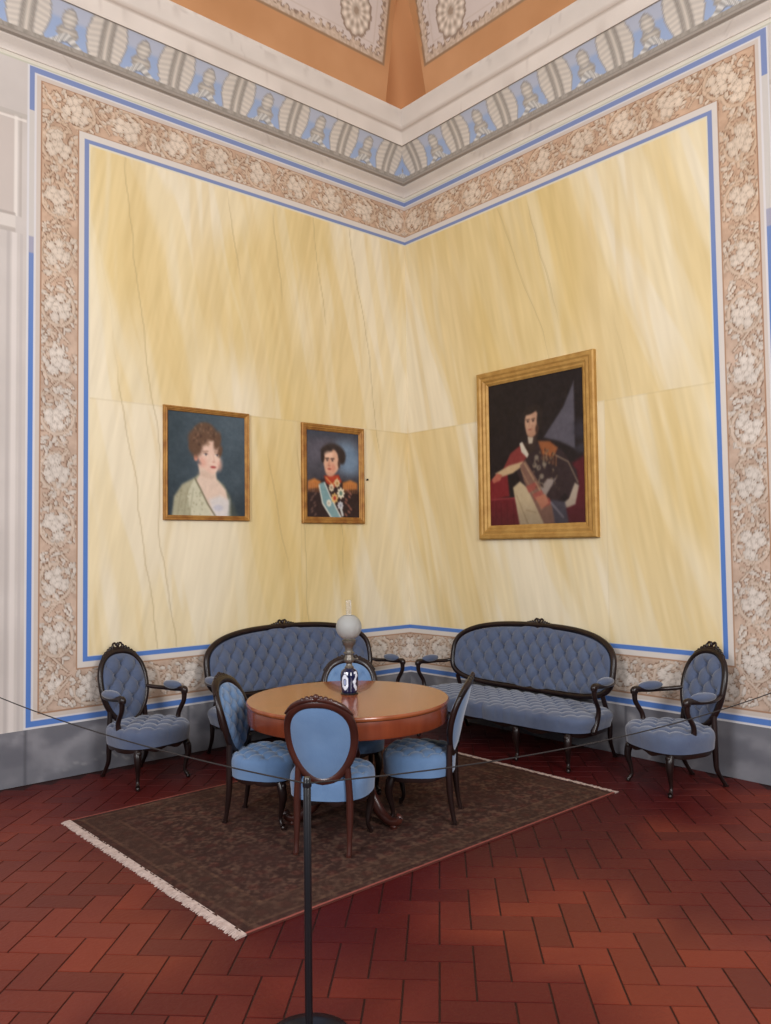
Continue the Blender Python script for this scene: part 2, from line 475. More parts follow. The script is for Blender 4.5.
# grey marble dado
def dado(side):
    s = lines([(0.013, 4.4, .02), (4.4, 9, .4)]); z = np.linspace(0, .395, 22)
    S, Z = np.meshgrid(s, z, indexing='ij')
    sd = 5 if side == 'L' else 90
    n = fbm(S * 2.6 + 3 * fbm(S * 2, Z * 3, sd), Z * 4 + 2 * fbm(S, Z * 2, sd + 2), sd + 9, 5)
    c = mixc(C3(110, 110, 116) + np.zeros(S.shape + (3,)), C3(136, 135, 140) + np.zeros(S.shape + (3,)), sstep(.3, .7, n))
    vv = np.abs(fbm(S * 2 + 8, Z * 3 + S, sd + 31, 4) - .5)
    c = mixc(c, C3(168, 164, 162) + 0 * c, (1 - sstep(0, .02, vv)) * .5)
    dk = fbm(S * 3.3, Z * 5, sd + 77, 4)
    c = mixc(c, C3(96, 96, 103) + 0 * c, sstep(.52, .68, dk) * .7)
    for q in (1.25, 2.55, 3.86):
        c = mixc(c, C3(80, 80, 86) + 0 * c, (np.abs(S - q) < .012) * .7)
    P = np.zeros(S.shape + (3,)); P[..., 2] = Z
    mb = MB()
    if side == 'L':
        P[..., 0] = -S; P[..., 1] = -.012; mb.grid(P, lin(c)); mb.box(-9, -.0125, -.0118, -.001, .0, .3949, lin((128, 128, 132)))
    else:
        P[..., 1] = -S; P[..., 0] = -.012; mb.grid(P, lin(c), flip=True); mb.box(-.0118, -.001, -9, -.0125, .0, .3949, lin((128, 128, 132)))
    tag(mb.build('baseboard_left' if side == 'L' else 'baseboard_right', M_wall, smooth=False), kind='structure',
        label='grey marbled dado running along the foot of the %s wall' % ('left' if side == 'L' else 'right'))
dado('L'); dado('R')

# cornice: plain lower moulding, painted cove frieze, plain upper fascia
def cornice(side):
    prof = [(0.0, 5.435), (.012, 5.437), (.018, 5.455), (.05, 5.475), (.085, 5.49), (.10, 5.50), (.10, 5.512), (.128, 5.518), (.132, 5.53)]
    A = prof
    nv = 40
    fz = [(.132 + .15 * (t ** 1.7), 5.53 + .28 * t) for t in np.linspace(0, 1, nv)]
    B = [(.300, 5.803), (.302, 5.93), (.306, 5.95), (.316, 5.956), (.318, 6.0), (.334, 6.02), (.338, 6.10), (.350, 6.11), (.352, 6.145), (.30, 6.16), (.26, 6.16)]
    pr = np.array(A + fz + B)
    du = lines([(0, 4.6, .012), (4.6, 8.6, .4)])
    S = du[:, None] + pr[None, :, 0]            # mitre: starts at own projection
    D = np.broadcast_to(pr[None, :, 0], S.shape); Z = np.broadcast_to(pr[None, :, 1], S.shape)
    n1 = fbm(S * 3, Z * 9 + S, 5 if side == 'L' else 6, 4)
    base = C3(214, 204, 194) + ((n1 - .5) * 22)[..., None]
    vv = np.abs(fbm(S * 1.2 + 2, Z * 6, 15, 4) - .5)
    base = mixc(base, C3(184, 172, 162) + 0 * base, (1 - sstep(0, .02, vv)) * .4)
    gr = np.array([0] * len(A) + [1] * nv + [2] * len(B))
    G = np.broadcast_to(gr[None], S.shape)
    T = np.clip((Z - 5.53) / .28, 0, 1)
    ph = .33 if side == 'L' else .315
    iu = (np.floor(((S - ph) / .59 - .10 + .5 * 0) % 1 * 240).astype(int)) % 240
    iv = np.clip((T * 119).astype(int), 0, 119)
    c = np.where((G == 1)[..., None], TF[iu, iv], base)
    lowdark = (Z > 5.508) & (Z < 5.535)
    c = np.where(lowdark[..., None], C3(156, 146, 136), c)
    seamz = (np.abs(Z - 5.955) < .006)
    c = np.where(seamz[..., None], C3(186, 172, 160), c)
    P = np.zeros(S.shape + (3,)); P[..., 2] = Z
    if side == 'L': P[..., 0] = -S; P[..., 1] = -D
    else: P[..., 1] = -S; P[..., 0] = -D
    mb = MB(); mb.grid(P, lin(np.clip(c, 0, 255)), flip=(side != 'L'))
    tag(mb.build('trim_1' if side == 'L' else 'trim_2', M_cornice), kind='structure',
        label='cornice with blue and stone ornament frieze, %s of the corner' % ('left' if side == 'L' else 'right'))
cornice('L'); cornice('R')

# vault
def dco(z): return .30 + .18 * (z - 6.15)
def ceiling():
    mb = MB()
    def paint(S, Z, s0, z0, rs, rz, sd):
        c = np.zeros(S.shape + (3,)) + C3(190, 140, 98)
        c = c + ((fbm(S * 2.2, Z * 2.2, sd, 4) - .5) * 26)[..., None]
        p = (S > s0) & (Z > z0)
        e = np.minimum(S - s0, Z - z0)
        c = np.where(p[..., None], C3(206, 192, 184) + ((fbm(S * 5, Z * 5, sd + 3) - .5) * 12)[..., None], c)
        c = np.where((p & (e < .02))[..., None], C3(150, 120, 92), c)
        along = np.where(S - s0 < Z - z0, Z, S)
        k = np.clip(.5 + .35 * np.cos(along * 2 * PI / .075 + e * 40) + 1.4 * (vn(S * 34, Z * 34, sd + 8) - .5), 0, 1)
        fring = p & (e > .02) & (e < .06 + .06 * k)
        c = np.where(fring[..., None], C3(176, 154, 134) + (36 * vn(S * 60, Z * 60, sd + 5))[..., None], c)
        fr2 = p & (e > .055 + .06 * k) & (e < .075 + .06 * k)
        c = np.where(fr2[..., None], C3(146, 124, 108), c)
        c = np.where((p & (e > .145) & (e < .16))[..., None], C3(198, 182, 170), c)
        for q in range(3):
            r = np.hypot((S - rs - q * 1.1) / 1.0, (Z - rz) / 1.25); th = np.arctan2(Z - rz, S - rs - q * 1.1)
            pet = .185 * (0.92 + .08 * np.abs(np.cos(th * 6)))
            m = r < pet
            cc = C3(198, 182, 166) + (22 * np.cos(th * 12) * sstep(.04, .1, r) + 16 * np.cos(r * 90))[..., None]
            c = np.where(m[..., None], cc, c)
            c = np.where((np.abs(r - pet) < .010)[..., None], C3(150, 130, 114), c)
            c = np.where((r < .03)[..., None], C3(160, 140, 122), c)
        return lin(np.clip(c, 0, 255))
    for side in 'LR':
        du = lines([(0, 2.6, .014), (2.6, 8, .4)]); z = lines([(6.10, 7.5, .012), (7.5, 8.35, .2)])
        DU, Z = np.meshgrid(du, z, indexing='ij')
        cut = dco(Z) if side == 'L' else np.maximum(dco(Z), .668 - .02 * np.clip(Z - 6.15, 0, 2) - .13 * np.clip(Z - 6.6, 0, 2) ** 1.3)
        cut = cut if side == 'R' else np.maximum(dco(Z), .52)
        S = cut + DU; D = dco(Z)
        col = paint(S, Z, *((.585, 6.50, .99, 6.86, 3) if side == 'L' else (.70, 6.435, 1.12, 6.75, 9)))
        P = np.zeros(S.shape + (3,)); P[..., 2] = Z
        if side == 'L': P[..., 0] = -S; P[..., 1] = -D
        else: P[..., 1] = -S; P[..., 0] = -D
        mb.grid(P, col, flip=(side != 'L'))
    # corner pendentive that fills the groin
    z = lines([(6.10, 7.5, .03), (7.5, 8.35, .2)]); t = np.linspace(0, 1, 12)
    Z, T = np.meshgrid(z, t, indexing='ij')
    cR = np.maximum(dco(Z), .668 - .02 * np.clip(Z - 6.15, 0, 2) - .13 * np.clip(Z - 6.6, 0, 2) ** 1.3)
    cL = np.maximum(dco(Z), .52)
    d = dco(Z)
    # quadratic from left edge (-cL,-d) via corner to right edge (-d,-cR)
    q_ = -d + .16 * (1 - sstep(6.1, 6.9, Z)) - .05 * sstep(6.4, 7.1, Z)
    qx = q_; qy = q_
    w = sstep(0, 1, T)
    X = (1 - T) ** 2 * (-cL) + 2 * T * (1 - T) * qx + T ** 2 * (-d)
    Y = (1 - T) ** 2 * (-d) + 2 * T * (1 - T) * qy + T ** 2 * (-cR)
    P = np.stack([X, Y, Z], -1)
    c = np.zeros(Z.shape + (3,)) + C3(184, 130, 88)
    mb.grid(P, lin(c), flip=True)
    mb.box(-9, 0, -9, 0, 8.35, 8.5, lin((206, 190, 170)))
    # filler ledge between cornice top and vault
    mb.box(-9, -.0, -.31, -.0, 6.14, 6.155, lin((206, 148, 92))); mb.box(-.31, -.0, -9, -.0, 6.14, 6.155, lin((206, 148, 92)))
    tag(mb.build('ceiling', M_ceil), kind='structure', label='orange vaulted ceiling with white ornamented panels')
ceiling()

# ---------------------------------------------------------------- floor: herringbone terracotta
def floor():
    mb = MB()
    mb.box(-9, .2, -9, .2, -.12, -.004, lin((44, 18, 15)))
    w = .141; g = .0038
    V = []; F = []; Cc = []
    c45 = math.cos(PI / 4)
    n = 0
    N = 48
    for i in range(-N, N):
        for j in range(-N, N):
            for o in (0, 1):
                # herringbone in (a,b) lattice: unit L pair stepped by (1,1) and (2,-2)... cell = (i*1+j*2, i*1-j*2)
                a0 = i + 2 * j; b0 = i - 2 * j
                if o == 0: a, b, la, lb = a0, b0, 2, 1
                else: a, b, la, lb = a0, b0 + 1, 1, 2
                ca, cb = (a + la / 2) * w, (b + lb / 2) * w
                # axis a along world -45deg, b along +45deg
                cx = -3.109 + ca * c45 + cb * c45; cy = -3.722 - ca * c45 + cb * c45
                if cx < -6.6 or cx > -.02 or cy < -6.6 or cy > -.02: continue
                hl, hw = la * w / 2 - g, lb * w / 2 - g
                jit = .0012
                for zz, ins in ((-.004, 0), (-.0004, .0004), (0, .0025)):
                    for sa, sb in ((-1, -1), (1, -1), (1, 1), (-1, 1)):
                        pa, pb = sa * (hl - ins), sb * (hw - ins)
                        V.append((cx + (pa + pb) * c45, cy + (-pa + pb) * c45, zz))
                for r in (0, 4):
                    for k in range(4):
                        F.append((n + r + k, n + r + (k + 1) % 4, n + r + 4 + (k + 1) % 4, n + r + 4 + k))
                F.append((n + 8, n + 9, n + 10, n + 11))
                n += 12
                base = C3(104, 43, 30) * (.90 + .18 * random.random()) + C3(14, 4, -2) * (random.random() - .4)
                Cc += [base] * 12
    V = np.array(V); Cc = np.array(Cc)
    n1 = fbm(V[:, 0] * 1.1, V[:, 1] * 1.1, 4, 3); n2 = fbm(V[:, 0] * 3.5, V[:, 1] * 3.5, 14, 3)
    # dark red floor polish, deepened round rug and seats to paint in the shade
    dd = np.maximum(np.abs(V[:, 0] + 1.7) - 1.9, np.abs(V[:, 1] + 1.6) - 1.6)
    wax_shade = np.clip(sstep(.75, -.1, dd) * .75 + sstep(.46, .62, n1) * .55 + (n2 - .5) * .5, 0, 1)
    Cc = lin(np.clip(mixc(Cc, np.zeros_like(Cc) + C3(66, 12, 13), wax_shade), 5, 255))
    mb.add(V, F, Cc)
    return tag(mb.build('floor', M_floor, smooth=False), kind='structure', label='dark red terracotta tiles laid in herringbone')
floor()

# ---------------------------------------------------------------- rug
def rug():
    x0, x1, y0, y1 = -3.90, -.965, -3.075, -1.02
    root = empty('rug', ((x0 + x1) / 2, (y0 + y1) / 2, 0), math.radians(.7))
    tag(root, 'dark brown patterned rug with cream fringes lying under the round table', 'rug')
    cx, cy = root.location.x, root.location.y
    xs = np.linspace(x0, x1, 300); ys = np.linspace(y0, y1, 220)
    X, Y = np.meshgrid(xs, ys, indexing='ij')
    e = np.minimum(np.minimum(X - x0, x1 - X), np.minimum(Y - y0, y1 - Y))
    n = vn(X * 60, Y * 60, 3); n2 = fbm(X * 22, Y * 22, 8, 3); n3 = fbm(X * 3, Y * 3, 5, 3)
    c = mixc(np.zeros(X.shape + (3,)) + C3(56, 38, 34), np.zeros(X.shape + (3,)) + C3(92, 69, 58), sstep(.35, .8, n * .5 + n2 * .5))
    lattice = (np.abs(np.sin(X * 24) * np.sin(Y * 24)) > .72)
    c = mixc(c, C3(92, 44, 38) + 0 * c, lattice * .25)
    c = mixc(c, C3(66, 44, 40) + 0 * c, sstep(.5, .66, n3) * .4)
    for a, b, k in ((.0, .05, (60, 40, 36)), (.05, .07, (110, 86, 66)), (.07, .22, (70, 52, 42)), (.22, .24, (106, 78, 60))):
        m = (e >= a) & (e < b)
        c = mixc(c, C3(*k) + 0 * c, m * .3)
    edge = (np.minimum(Y - y0, y1 - Y) < .012)
    c = np.where(edge[..., None], C3(140, 78, 70), c)
    P = np.stack([X - cx, Y - cy, .009 + .0015 * n], -1)
    mb = MB(); mb.grid(P, lin(np.clip(c, 0, 255)), flip=False)
    mb.box(x0 - cx, x1 - cx, y0 - cy, y1 - cy, .0005, .0088, lin((90, 50, 44)))
    mb.build('pile', M_rug, root, smooth=False)
    for sx, xe, ln_ in ((-1, x0, .048), (1, x1, .055)):
        m = MB(); y = y0
        while y < y1:
            w = random.uniform(.006, .010); L = ln_ * random.uniform(.72, 1.08); sk = random.uniform(-.010, .004)
            a = xe - cx; b = a + sx * L; ya = y - cy
            V = [(a - sx * .01, ya, .010), (a - sx * .01, ya + w, .010), ((a + b) / 2, ya + w * .9 + sk / 2, .009), ((a + b) / 2, ya + sk / 2, .009), (b, ya + sk + w * .7, .003), (b, ya + sk + .001, .003),
                 (a - sx * .01, ya, .0008), (a - sx * .01, ya + w, .0008), ((a + b) / 2, ya + w * .9 + sk / 2, .0008), ((a + b) / 2, ya + sk / 2, .0008), (b, ya + sk + w * .7, .0006), (b, ya + sk + .001, .0006)]
            m.add(V, [(0, 1, 2, 3), (3, 2, 4, 5), (6, 9, 8, 7), (9, 11, 10, 8), (0, 3, 9, 6), (3, 5, 11, 9), (1, 7, 8, 2), (2, 8, 10, 4), (5, 4, 10, 11)])
            y += w * .82
        m.build('fringe', M_fringe, root, smooth=False)
rug()

# ---------------------------------------------------------------- upholstery helpers
def concentric(nu, nv, rho_max=1.0):
    a = np.linspace(-1, 1, nu); b = np.linspace(-1, 1, nv)
    A, B = np.meshgrid(a, b, indexing='ij')
    rho = np.maximum(np.abs(A), np.abs(B))
    return A, B, rho

def radial(outline):
    ang = np.arctan2(outline[:, 1], outline[:, 0]); r = np.hypot(outline[:, 0], outline[:, 1])
    k = np.argsort(ang); ang, r = ang[k], r[k]
    ang = np.concatenate([ang - 2 * PI, ang, ang + 2 * PI]); r = np.concatenate([r, r, r])
    return lambda t: np.interp(t, ang, r)

def tuft(x, y, px, py):
    a = x / px + y / py; b = x / px - y / py
    sa = np.abs(np.sin(PI * a)); sb = np.abs(np.sin(PI * b))
    return (sa * sb) ** .55 , np.exp(-((sa ** 2 + sb ** 2) / .34))

def chair_outline(hw, hh, n=72, egg=.13):
    t = np.linspace(0, 2 * PI, n, endpoint=False)
    k = np.where(np.sin(t) > 0, .86, 1.0)
    x = np.sign(np.cos(t)) * np.abs(np.cos(t)) ** k; z = np.sign(np.sin(t)) * np.abs(np.sin(t)) ** k
    return np.stack([hw * x * (1 + egg * np.sin(t)), hh * z], 1)

def sofa_outline(hw, n=140, top=.262, bot=.24):
    t = np.linspace(0, 2 * PI, n, endpoint=False)
    x = hw * np.sign(np.cos(t)) * np.abs(np.cos(t)) ** .50
    s = np.sign(np.sin(t)) * np.abs(np.sin(t)) ** .60
    z = np.where(s > 0, s * top * (1 + .16 * (1 - (x / hw) ** 2)), s * bot)
    return np.stack([x, z], 1)

def back_y(x, z, y0, lean, z0, wrap):
    k = (z - z0)
    return y0 - lean * k - .05 * np.sin(np.clip(k / .5, 0, 1) * PI / 2) * 0 + wrap * x * x

def back_cushion(mb, out, zc, yf, tuftp, nu, nv, depth=.05, front=True, amp=.014, dome=.03):
    f = radial(out)
    A, B, rho = concentric(nu, nv)
    hw = np.abs(out[:, 0]).max(); hh = np.abs(out[:, 1]).max()
    th = np.arctan2(B * hh, A * hw)
    rr = f(th) * rho
    X = rr * np.cos(th); Zl = rr * np.sin(th); Z = zc + Zl
    prof = np.clip(1 - rho ** 5, 0, 1) ** .5
    Y = yf(X, Z) + .012 + dome * prof
    if tuftp:
        h, btn = tuft(X, Zl, *tuftp)
        fade = np.clip(1 - rho ** 8, 0, 1)
        Y = Y + fade * (h - .75) * amp - btn * amp * 1.5 * fade
    P = np.stack([X, Y, Z], -1)
    mb.grid(P, flip=False)
    return mb

def back_panel(mb, out, zc, yf, nu, nv, off=-.014, dome=.012):
    f = radial(out); A, B, rho = concentric(nu, nv)
    hw = np.abs(out[:, 0]).max(); hh = np.abs(out[:, 1]).max()
    th = np.arctan2(B * hh, A * hw); rr = f(th) * rho
    X = rr * np.cos(th); Z = zc + rr * np.sin(th)
    Y = yf(X, Z) + off - dome * (1 - rho ** 3)
    mb.grid(np.stack([X, Y, Z], -1), flip=True)

def back_frame(mb, out, zc, yf, r=.02, flat=(1, 1), n=12):
    pts = [(x, float(yf(x, zc + z)), zc + z) for x, z in out]
    mb.tube(pts, r, n=n, closed=True, flat=flat, up=(0, 1, 0), sub=1)

def crest(mb, x0, yf, zf, s=1.0, low=False):
    """carved leaf and scroll crest that follows the top of the frame"""
    W = .115 * s
    def at(x, dz, dy=0): 
        z = zf(x) + dz
        return (x, float(yf(x, z)) + dy, z)
    if not low:
        for sg in (-1, 1):
            pts = []
            for k in range(9):
                a = -PI * .5 + k / 8 * PI * 1.7; r = .016 * s * (1 - .06 * k)
                pts.append(at(sg * (.020 * s + r * math.cos(a) * .9), .030 * s + r * math.sin(a)))
            mb.tube(pts, [.0065 * s] * 8 + [.004 * s], n=7, sub=2)
        mb.ball(at(0, .026 * s, .004), (.010 * s, .011 * s, .020 * s), 8)
    N = 5
    for sg in (-1, 1):
        for k in range(N):
            t = (k + .6) / N; xx = sg * W * (.22 + .78 * t) ; h = (.022 if not low else .014) * s * (1 - .55 * t)
            mb.ball(at(xx, h * .75), (.011 * s, .009 * s, h), 7)
            mb.ball(at(xx + sg * .008 * s, h * .4, .007), (.006 * s, .006 * s, h * .6), 6)
    if low:
        mb.ball(at(0, .014 * s), (.014 * s, .010 * s, .014 * s), 7)
        mb.ball(at(.018 * s, .010 * s), (.010 * s, .009 * s, .013 * s), 7); mb.ball(at(-.018 * s, .010 * s), (.010 * s, .009 * s, .013 * s), 7)
    xs = np.linspace(-W * 1.15, W * 1.15, 9)
    mb.tube([at(x, .006 * s) for x in xs], [.004 * s] + [.011 * s] * 7 + [.004 * s], n=8, sub=3)

def seat_plan(hw, hf, hb, n=96, p=2.7, taper=.12):
    t = np.linspace(0, 2 * PI, n, endpoint=False)
    ex = 2 / p
    x = np.sign(np.cos(t)) * np.abs(np.cos(t)) ** ex; y = np.sign(np.sin(t)) * np.abs(np.sin(t)) ** ex
    y = np.where(y > 0, y * hf, y * hb)
    x = x * hw * (1 + taper * (y / hf) * .8)
    return np.stack([x, y], 1)

def seat_cushion(mb, plan, z0, z1, tp, nu, nv, amp=.016, crown=.02):
    f = radial(plan); A, B, rho = concentric(nu, nv)
    hw = np.abs(plan[:, 0]).max(); hh = np.abs(plan[:, 1]).max()
    th = np.arctan2(B * hh, A * hw)
    t = rho * PI / 2
    # profile: flat crowned top, rounded shoulder, drop to the rail
    q = np.clip((rho - .72) / .28, 0, 1)
    r = np.where(rho < .72, rho / .72 * .86, .86 + .14 * np.sin(q * PI / 2) )
    over = 1 + .06 * np.sin(np.clip(q, 0, 1) * PI) + .02 * q
    r = r * over / 1.0
    T = z1 - z0
    Z = z0 + T * np.where(rho < .72, 1, np.cos(q * PI / 2) ** .62) + crown * (1 - np.clip(rho / .8, 0, 1) ** 2)
    rr = f(th) * r
    X = rr * np.cos(th); Y = rr * np.sin(th)
    if tp:
        h, btn = tuft(X, Y, *tp)
        fade = np.clip(1 - (rho / .86) ** 8, 0, 1)
        Z = Z + fade * ((h - .8) * amp - btn * amp * 1.3)
        # pleats on the sides
        pl = np.abs(np.sin(PI * (X / tp[0] + .0))) ** .4
        k = np.clip((rho - .76) / .12, 0, 1) * np.clip((1.0 - rho) / .06, 0, 1)
        s_ = 1 - .018 * (1 - pl) * k * (np.abs(np.sin(th)) > .35)
        X, Y = X * s_, Y * s_
    mb.grid(np.stack([X, Y, Z], -1))
    return mb

def seat_rail(mb, plan, z0, z1, sc_=.012, waves=3):
    n = len(plan)
    ang = np.arctan2(plan[:, 1], plan[:, 0])
    zb = z0 + sc_ * np.cos(waves * 2 * PI * plan[:, 0] / (2 * np.abs(plan[:, 0]).max())) * (np.abs(np.sin(ang)) > 0)
    rows = []
    for k, (f, z) in enumerate(((.93, None), (1.0, None), (1.015, 'm'), (1.0, z1), (.90, z1))):
        zz = zb if z is None else (np.full(n, (z0 + z1) / 2) if z == 'm' else np.full(n, z))
        rows.append(np.stack([plan[:, 0] * f, plan[:, 1] * f, zz], 1))
    rows.append(np.stack([plan[:, 0] * .90, plan[:, 1] * .90, zb + .005], 1)); rows.append(rows[0])
    G = np.array(rows); mb.grid(G, closev=True, flip=False)
    # plate under the cushion
    c = plan * .92
    mb.add(np.column_stack([c, np.full(n, z1 - .004)]), [tuple(range(n))])
    mb.add(np.column_stack([c, np.full(n, z1 - .02)]), [tuple(range(n))[::-1]])

def front_leg(x, y, zt, s=1.0, dx=None):
    sg = 1 if x > 0 else -1
    if dx is None: dx = sg
    m = MB()
    m.tube([(x, y - .005, zt), (x + dx * .008, y + .012, zt * .86), (x + dx * .010, y + .018, zt * .66), (x, y + .004, zt * .42), (x - dx * .004, y - .004, zt * .22), (x + dx * .004, y + .008, zt * .11), (x + dx * .010, y + .018, .022)],
           [.024 * s, .028 * s, .024 * s, .016 * s, .012 * s, .014 * s, .018 * s], n=10, sub=4)
    m.ball((x + dx * .002, y + .022, zt * .93), (.022 * s, .016 * s, .022 * s), 8)
    m.lathe([(.001, .0), (.012, .0), (.015, .006), (.015, .016), (.010, .024), (.001, .024)], 12, (x + dx * .010, y + .018, 0))
    return m

def rear_leg(x, yt, zt, yf, join=None):
    m = MB()
    pts = []; rad = []
    if join: pts.append(join); rad.append(.019)
    pts += [(x, yt, zt + .01), (x, yt - .003, zt * .7), (x, yt - .010, zt * .45), (x, (yt + yf) / 2 - .004, zt * .22), (x, yf, .008)]
    rad += [.021, .020, .017, .014, .015]
    m.tube(pts, rad, n=8, sub=4)
    m.box(x - .013, x + .013, yf - .013, yf + .013, 0, .014)
    return m

def make_chair(loc, ang, label, M_red_lit, group='blue dining chairs around the round table'):
    root = empty('dining_chair', (loc[0], loc[1], .0112), ang - PI / 2)
    tag(root, label, 'chair', group)
    out = chair_outline(.182, .224, egg=.15); inn = chair_outline(.166, .208, egg=.15); zc = .622
    yf = lambda x, z: -.200 - .27 * (z - .38) + .036 * np.sin(np.clip((z - .38) / .5, 0, 1) * PI) + .30 * x * x
    m = MB(); back_frame(m, out, zc, yf, .023, (.8, 1.15)); m.build('back_frame', M_red_lit, root)
    m = MB(); crest(m, 0, yf, lambda x: zc + .222 * (1 - (x / .24) ** 2) ** .5 + .016, 1.45, True); cf = m.build('crest_carving', M_red_lit, root)
    m = MB(); back_cushion(m, inn, zc, yf, (.10, .13), 56, 66, amp=.012, dome=.022); m.build('back_cushion', M_blue, root)
    m = MB(); back_panel(m, inn, zc, yf, 20, 24, dome=.03); m.build('back_panel', M_blue, root)
    plan = seat_plan(.228, .225, .205)
    m = MB(); seat_cushion(m, plan, .288, .425, (.125, .125), 84, 84); m.build('seat_cushion', M_blue, root)
    m = MB(); seat_rail(m, plan * .975, .268, .298, .010, 3); m.build('seat_rail', M_wood, root)
    for sg in (-1, 1):
        front_leg(sg * .185, .155, .275).build('leg', M_wood, root)
        rear_leg(sg * .150, -.195, .28, -.225, join=(sg * .140, float(yf(.14, .46)) + .0, .475)).build('leg', M_red_lit, root)
    return root

def arm(sg, xb, yb, zb, xf, yf_, zrail, m):
    z = .635
    m.tube([(sg * xb, yb, zb), (sg * (xb + .03), yb + .05, zb - .01), (sg * (xf - .01), yb + .14, z - .012), (sg * xf, yf_ - .10, z - .01), (sg * xf, yf_ - .02, z), (sg * xf, yf_ + .03, z - .002), (sg * xf, yf_ + .045, z - .03)],
           [.015, .017, .016, .018, .023, .026, .018], n=9)
    m.ball((sg * xf, yf_ + .030, z - .010), (.026, .032, .032), 9)
    m.tube([(sg * xf, yf_ + .03, z - .02), (sg * xf, yf_ + .022, z - .09), (sg * (xf - .006), yf_ - .03, z - .18), (sg * (xf - .020), yf_ - .025, z - .27), (sg * (xf - .03), yf_ + .01, zrail)],
           [.021, .018, .018, .022, .026], n=9)

def arm_pad(sg, xf, yb, yf_):
    m = MB(); L = (yf_ - yb)
    m.ball((sg * xf, (yf_ + yb) / 2, .655), (.036, L / 2 * 1.1, .033), 14)
    return m

def make_armchair(loc, ang, label):
    root = empty('armchair', (loc[0], loc[1], 0.0), ang - PI / 2)
    tag(root, label, 'armchair', 'tufted armchairs beside the sofas')
    out = chair_outline(.195, .262, egg=.08); inn = chair_outline(.179, .246, egg=.08); zc = .655
    yf = lambda x, z: -.225 - .26 * (z - .38) + .45 * x * x
    m = MB(); back_frame(m, out, zc, yf, .021); m.build('back_frame', M_wood, root)
    m = MB(); crest(m, 0, yf, lambda x: zc + .262 * (1 - (x / .235) ** 2) ** .5 + .014, 1.25); m.build('crest_carving', M_wood, root)
    m = MB(); back_cushion(m, inn, zc, yf, (.13, .17), 70, 90, amp=.020, dome=.032); m.build('back_cushion', M_velvet, root)
    m = MB(); back_panel(m, inn, zc, yf, 20, 24); m.build('back_panel', M_velvet, root)
    plan = seat_plan(.272, .27, .235)
    m = MB(); seat_cushion(m, plan, .290, .425, (.15, .15), 96, 90, amp=.018); m.build('seat_cushion', M_velvet, root)
    m = MB(); seat_rail(m, plan * .975, .266, .300, .012, 3); m.build('seat_rail', M_wood, root)
    for sg in (-1, 1):
        m = MB(); arm(sg, .185, float(yf(.19, .62)), .64, .270, .075, .29, m); m.build('arm', M_wood, root)
        arm_pad(sg, .268, -.14, .06).build('arm_pad', M_velvet, root)
        front_leg(sg * .208, .20, .275).build('leg', M_wood, root)
        rear_leg(sg * .165, -.225, .28, -.31, join=(sg * .15, float(yf(.15, .47)), .49)).build('leg', M_wood, root)
    return root

def make_sofa(loc, ang, label):
    root = empty('sofa', (loc[0], loc[1], 0.0), ang - PI / 2)
    tag(root, label, 'sofa', 'tufted sofas along the two walls')
    out = sofa_outline(.872); inn = sofa_outline(.844, top=.240, bot=.218); zc = .69
    yf = lambda x, z: -.255 - .22 * (z - .42) + .16 * x * x
    m = MB(); back_frame(m, out, zc, yf, .024); m.build('back_frame', M_wood, root)
    m = MB(); crest(m, 0, yf, lambda x: zc + .262 * (1 + .16 * (1 - (x / .9) ** 2)) * (1 - (abs(x) / .9) ** 4) ** .3, 1.3); m.build('crest_carving', M_wood, root)
    m = MB(); back_cushion(m, inn, zc, yf, (.135, .19), 300, 96, amp=.022, dome=.038); m.build('back_cushion', M_velvet, root)
    m = MB(); back_panel(m, inn, zc, yf, 40, 16); m.build('back_panel', M_velvet, root)
    plan = seat_plan(.885, .37, .23, n=160, p=4.5, taper=.04)
    m = MB(); seat_cushion(m, plan, .288, .425, (.15, .15), 300, 110, amp=.018, crown=.012); m.build('seat_cushion', M_velvet, root)
    m = MB(); seat_rail(m, plan * np.array([.985, .965]), .262, .300, .016, 5); m.build('seat_rail', M_wood, root)
    for sg in (-1, 1):
        m = MB(); arm(sg, .885, float(yf(.88, .62)), .63, .955, .16, .29, m)
        m.tube([(sg * .925, .17, .29), (sg * .90, .16, .285), (sg * .84, .16, .285)], [.02, .022, .02], n=8)
        m.build('arm', M_wood, root)
        arm_pad(sg, .952, -.06, .13).build('arm_pad', M_velvet, root)
        front_leg(sg * .80, .315, .27, 1.1).build('leg', M_wood, root)
        front_leg(sg * .32, .33, .27, 1.1, dx=sg * .4).build('leg', M_wood, root)
        rear_leg(sg * .80, -.235, .28, -.30, join=(sg * .79, float(yf(.79, .45)), .50)).build('leg', M_wood, root)
    return root

R_ = math.radians
make_sofa((-1.632, -.43), R_(-90), 'slate blue tufted sofa against the left wall, behind the round table')
make_sofa((-.43, -1.725), R_(180), 'slate blue tufted sofa against the right wall, below the large portrait')
make_armchair((-3.14, -.47), R_(-80), 'tufted oval-back armchair against the left wall, left of the sofa')
make_armchair((-.495, -3.235), R_(160), 'tufted oval-back armchair against the right wall, right of the sofa')
make_chair((-2.922, -2.462), R_(39), 'blue chair nearest the barrier post, plain cloth back turned to the viewer', M_red_lit)  # redder frame colour paints in the light on this chair
make_chair((-2.964, -1.859), R_(-55), 'blue chair at the left side of the table, seen edge-on facing right', M_wood)
make_chair((-2.225, -2.485), R_(127), 'blue chair at the right side of the table, seen edge-on facing left', M_wood)
make_chair((-2.195, -1.725), R_(231.5), 'blue chair on the far side of the table, behind the oil lamp', M_wood)

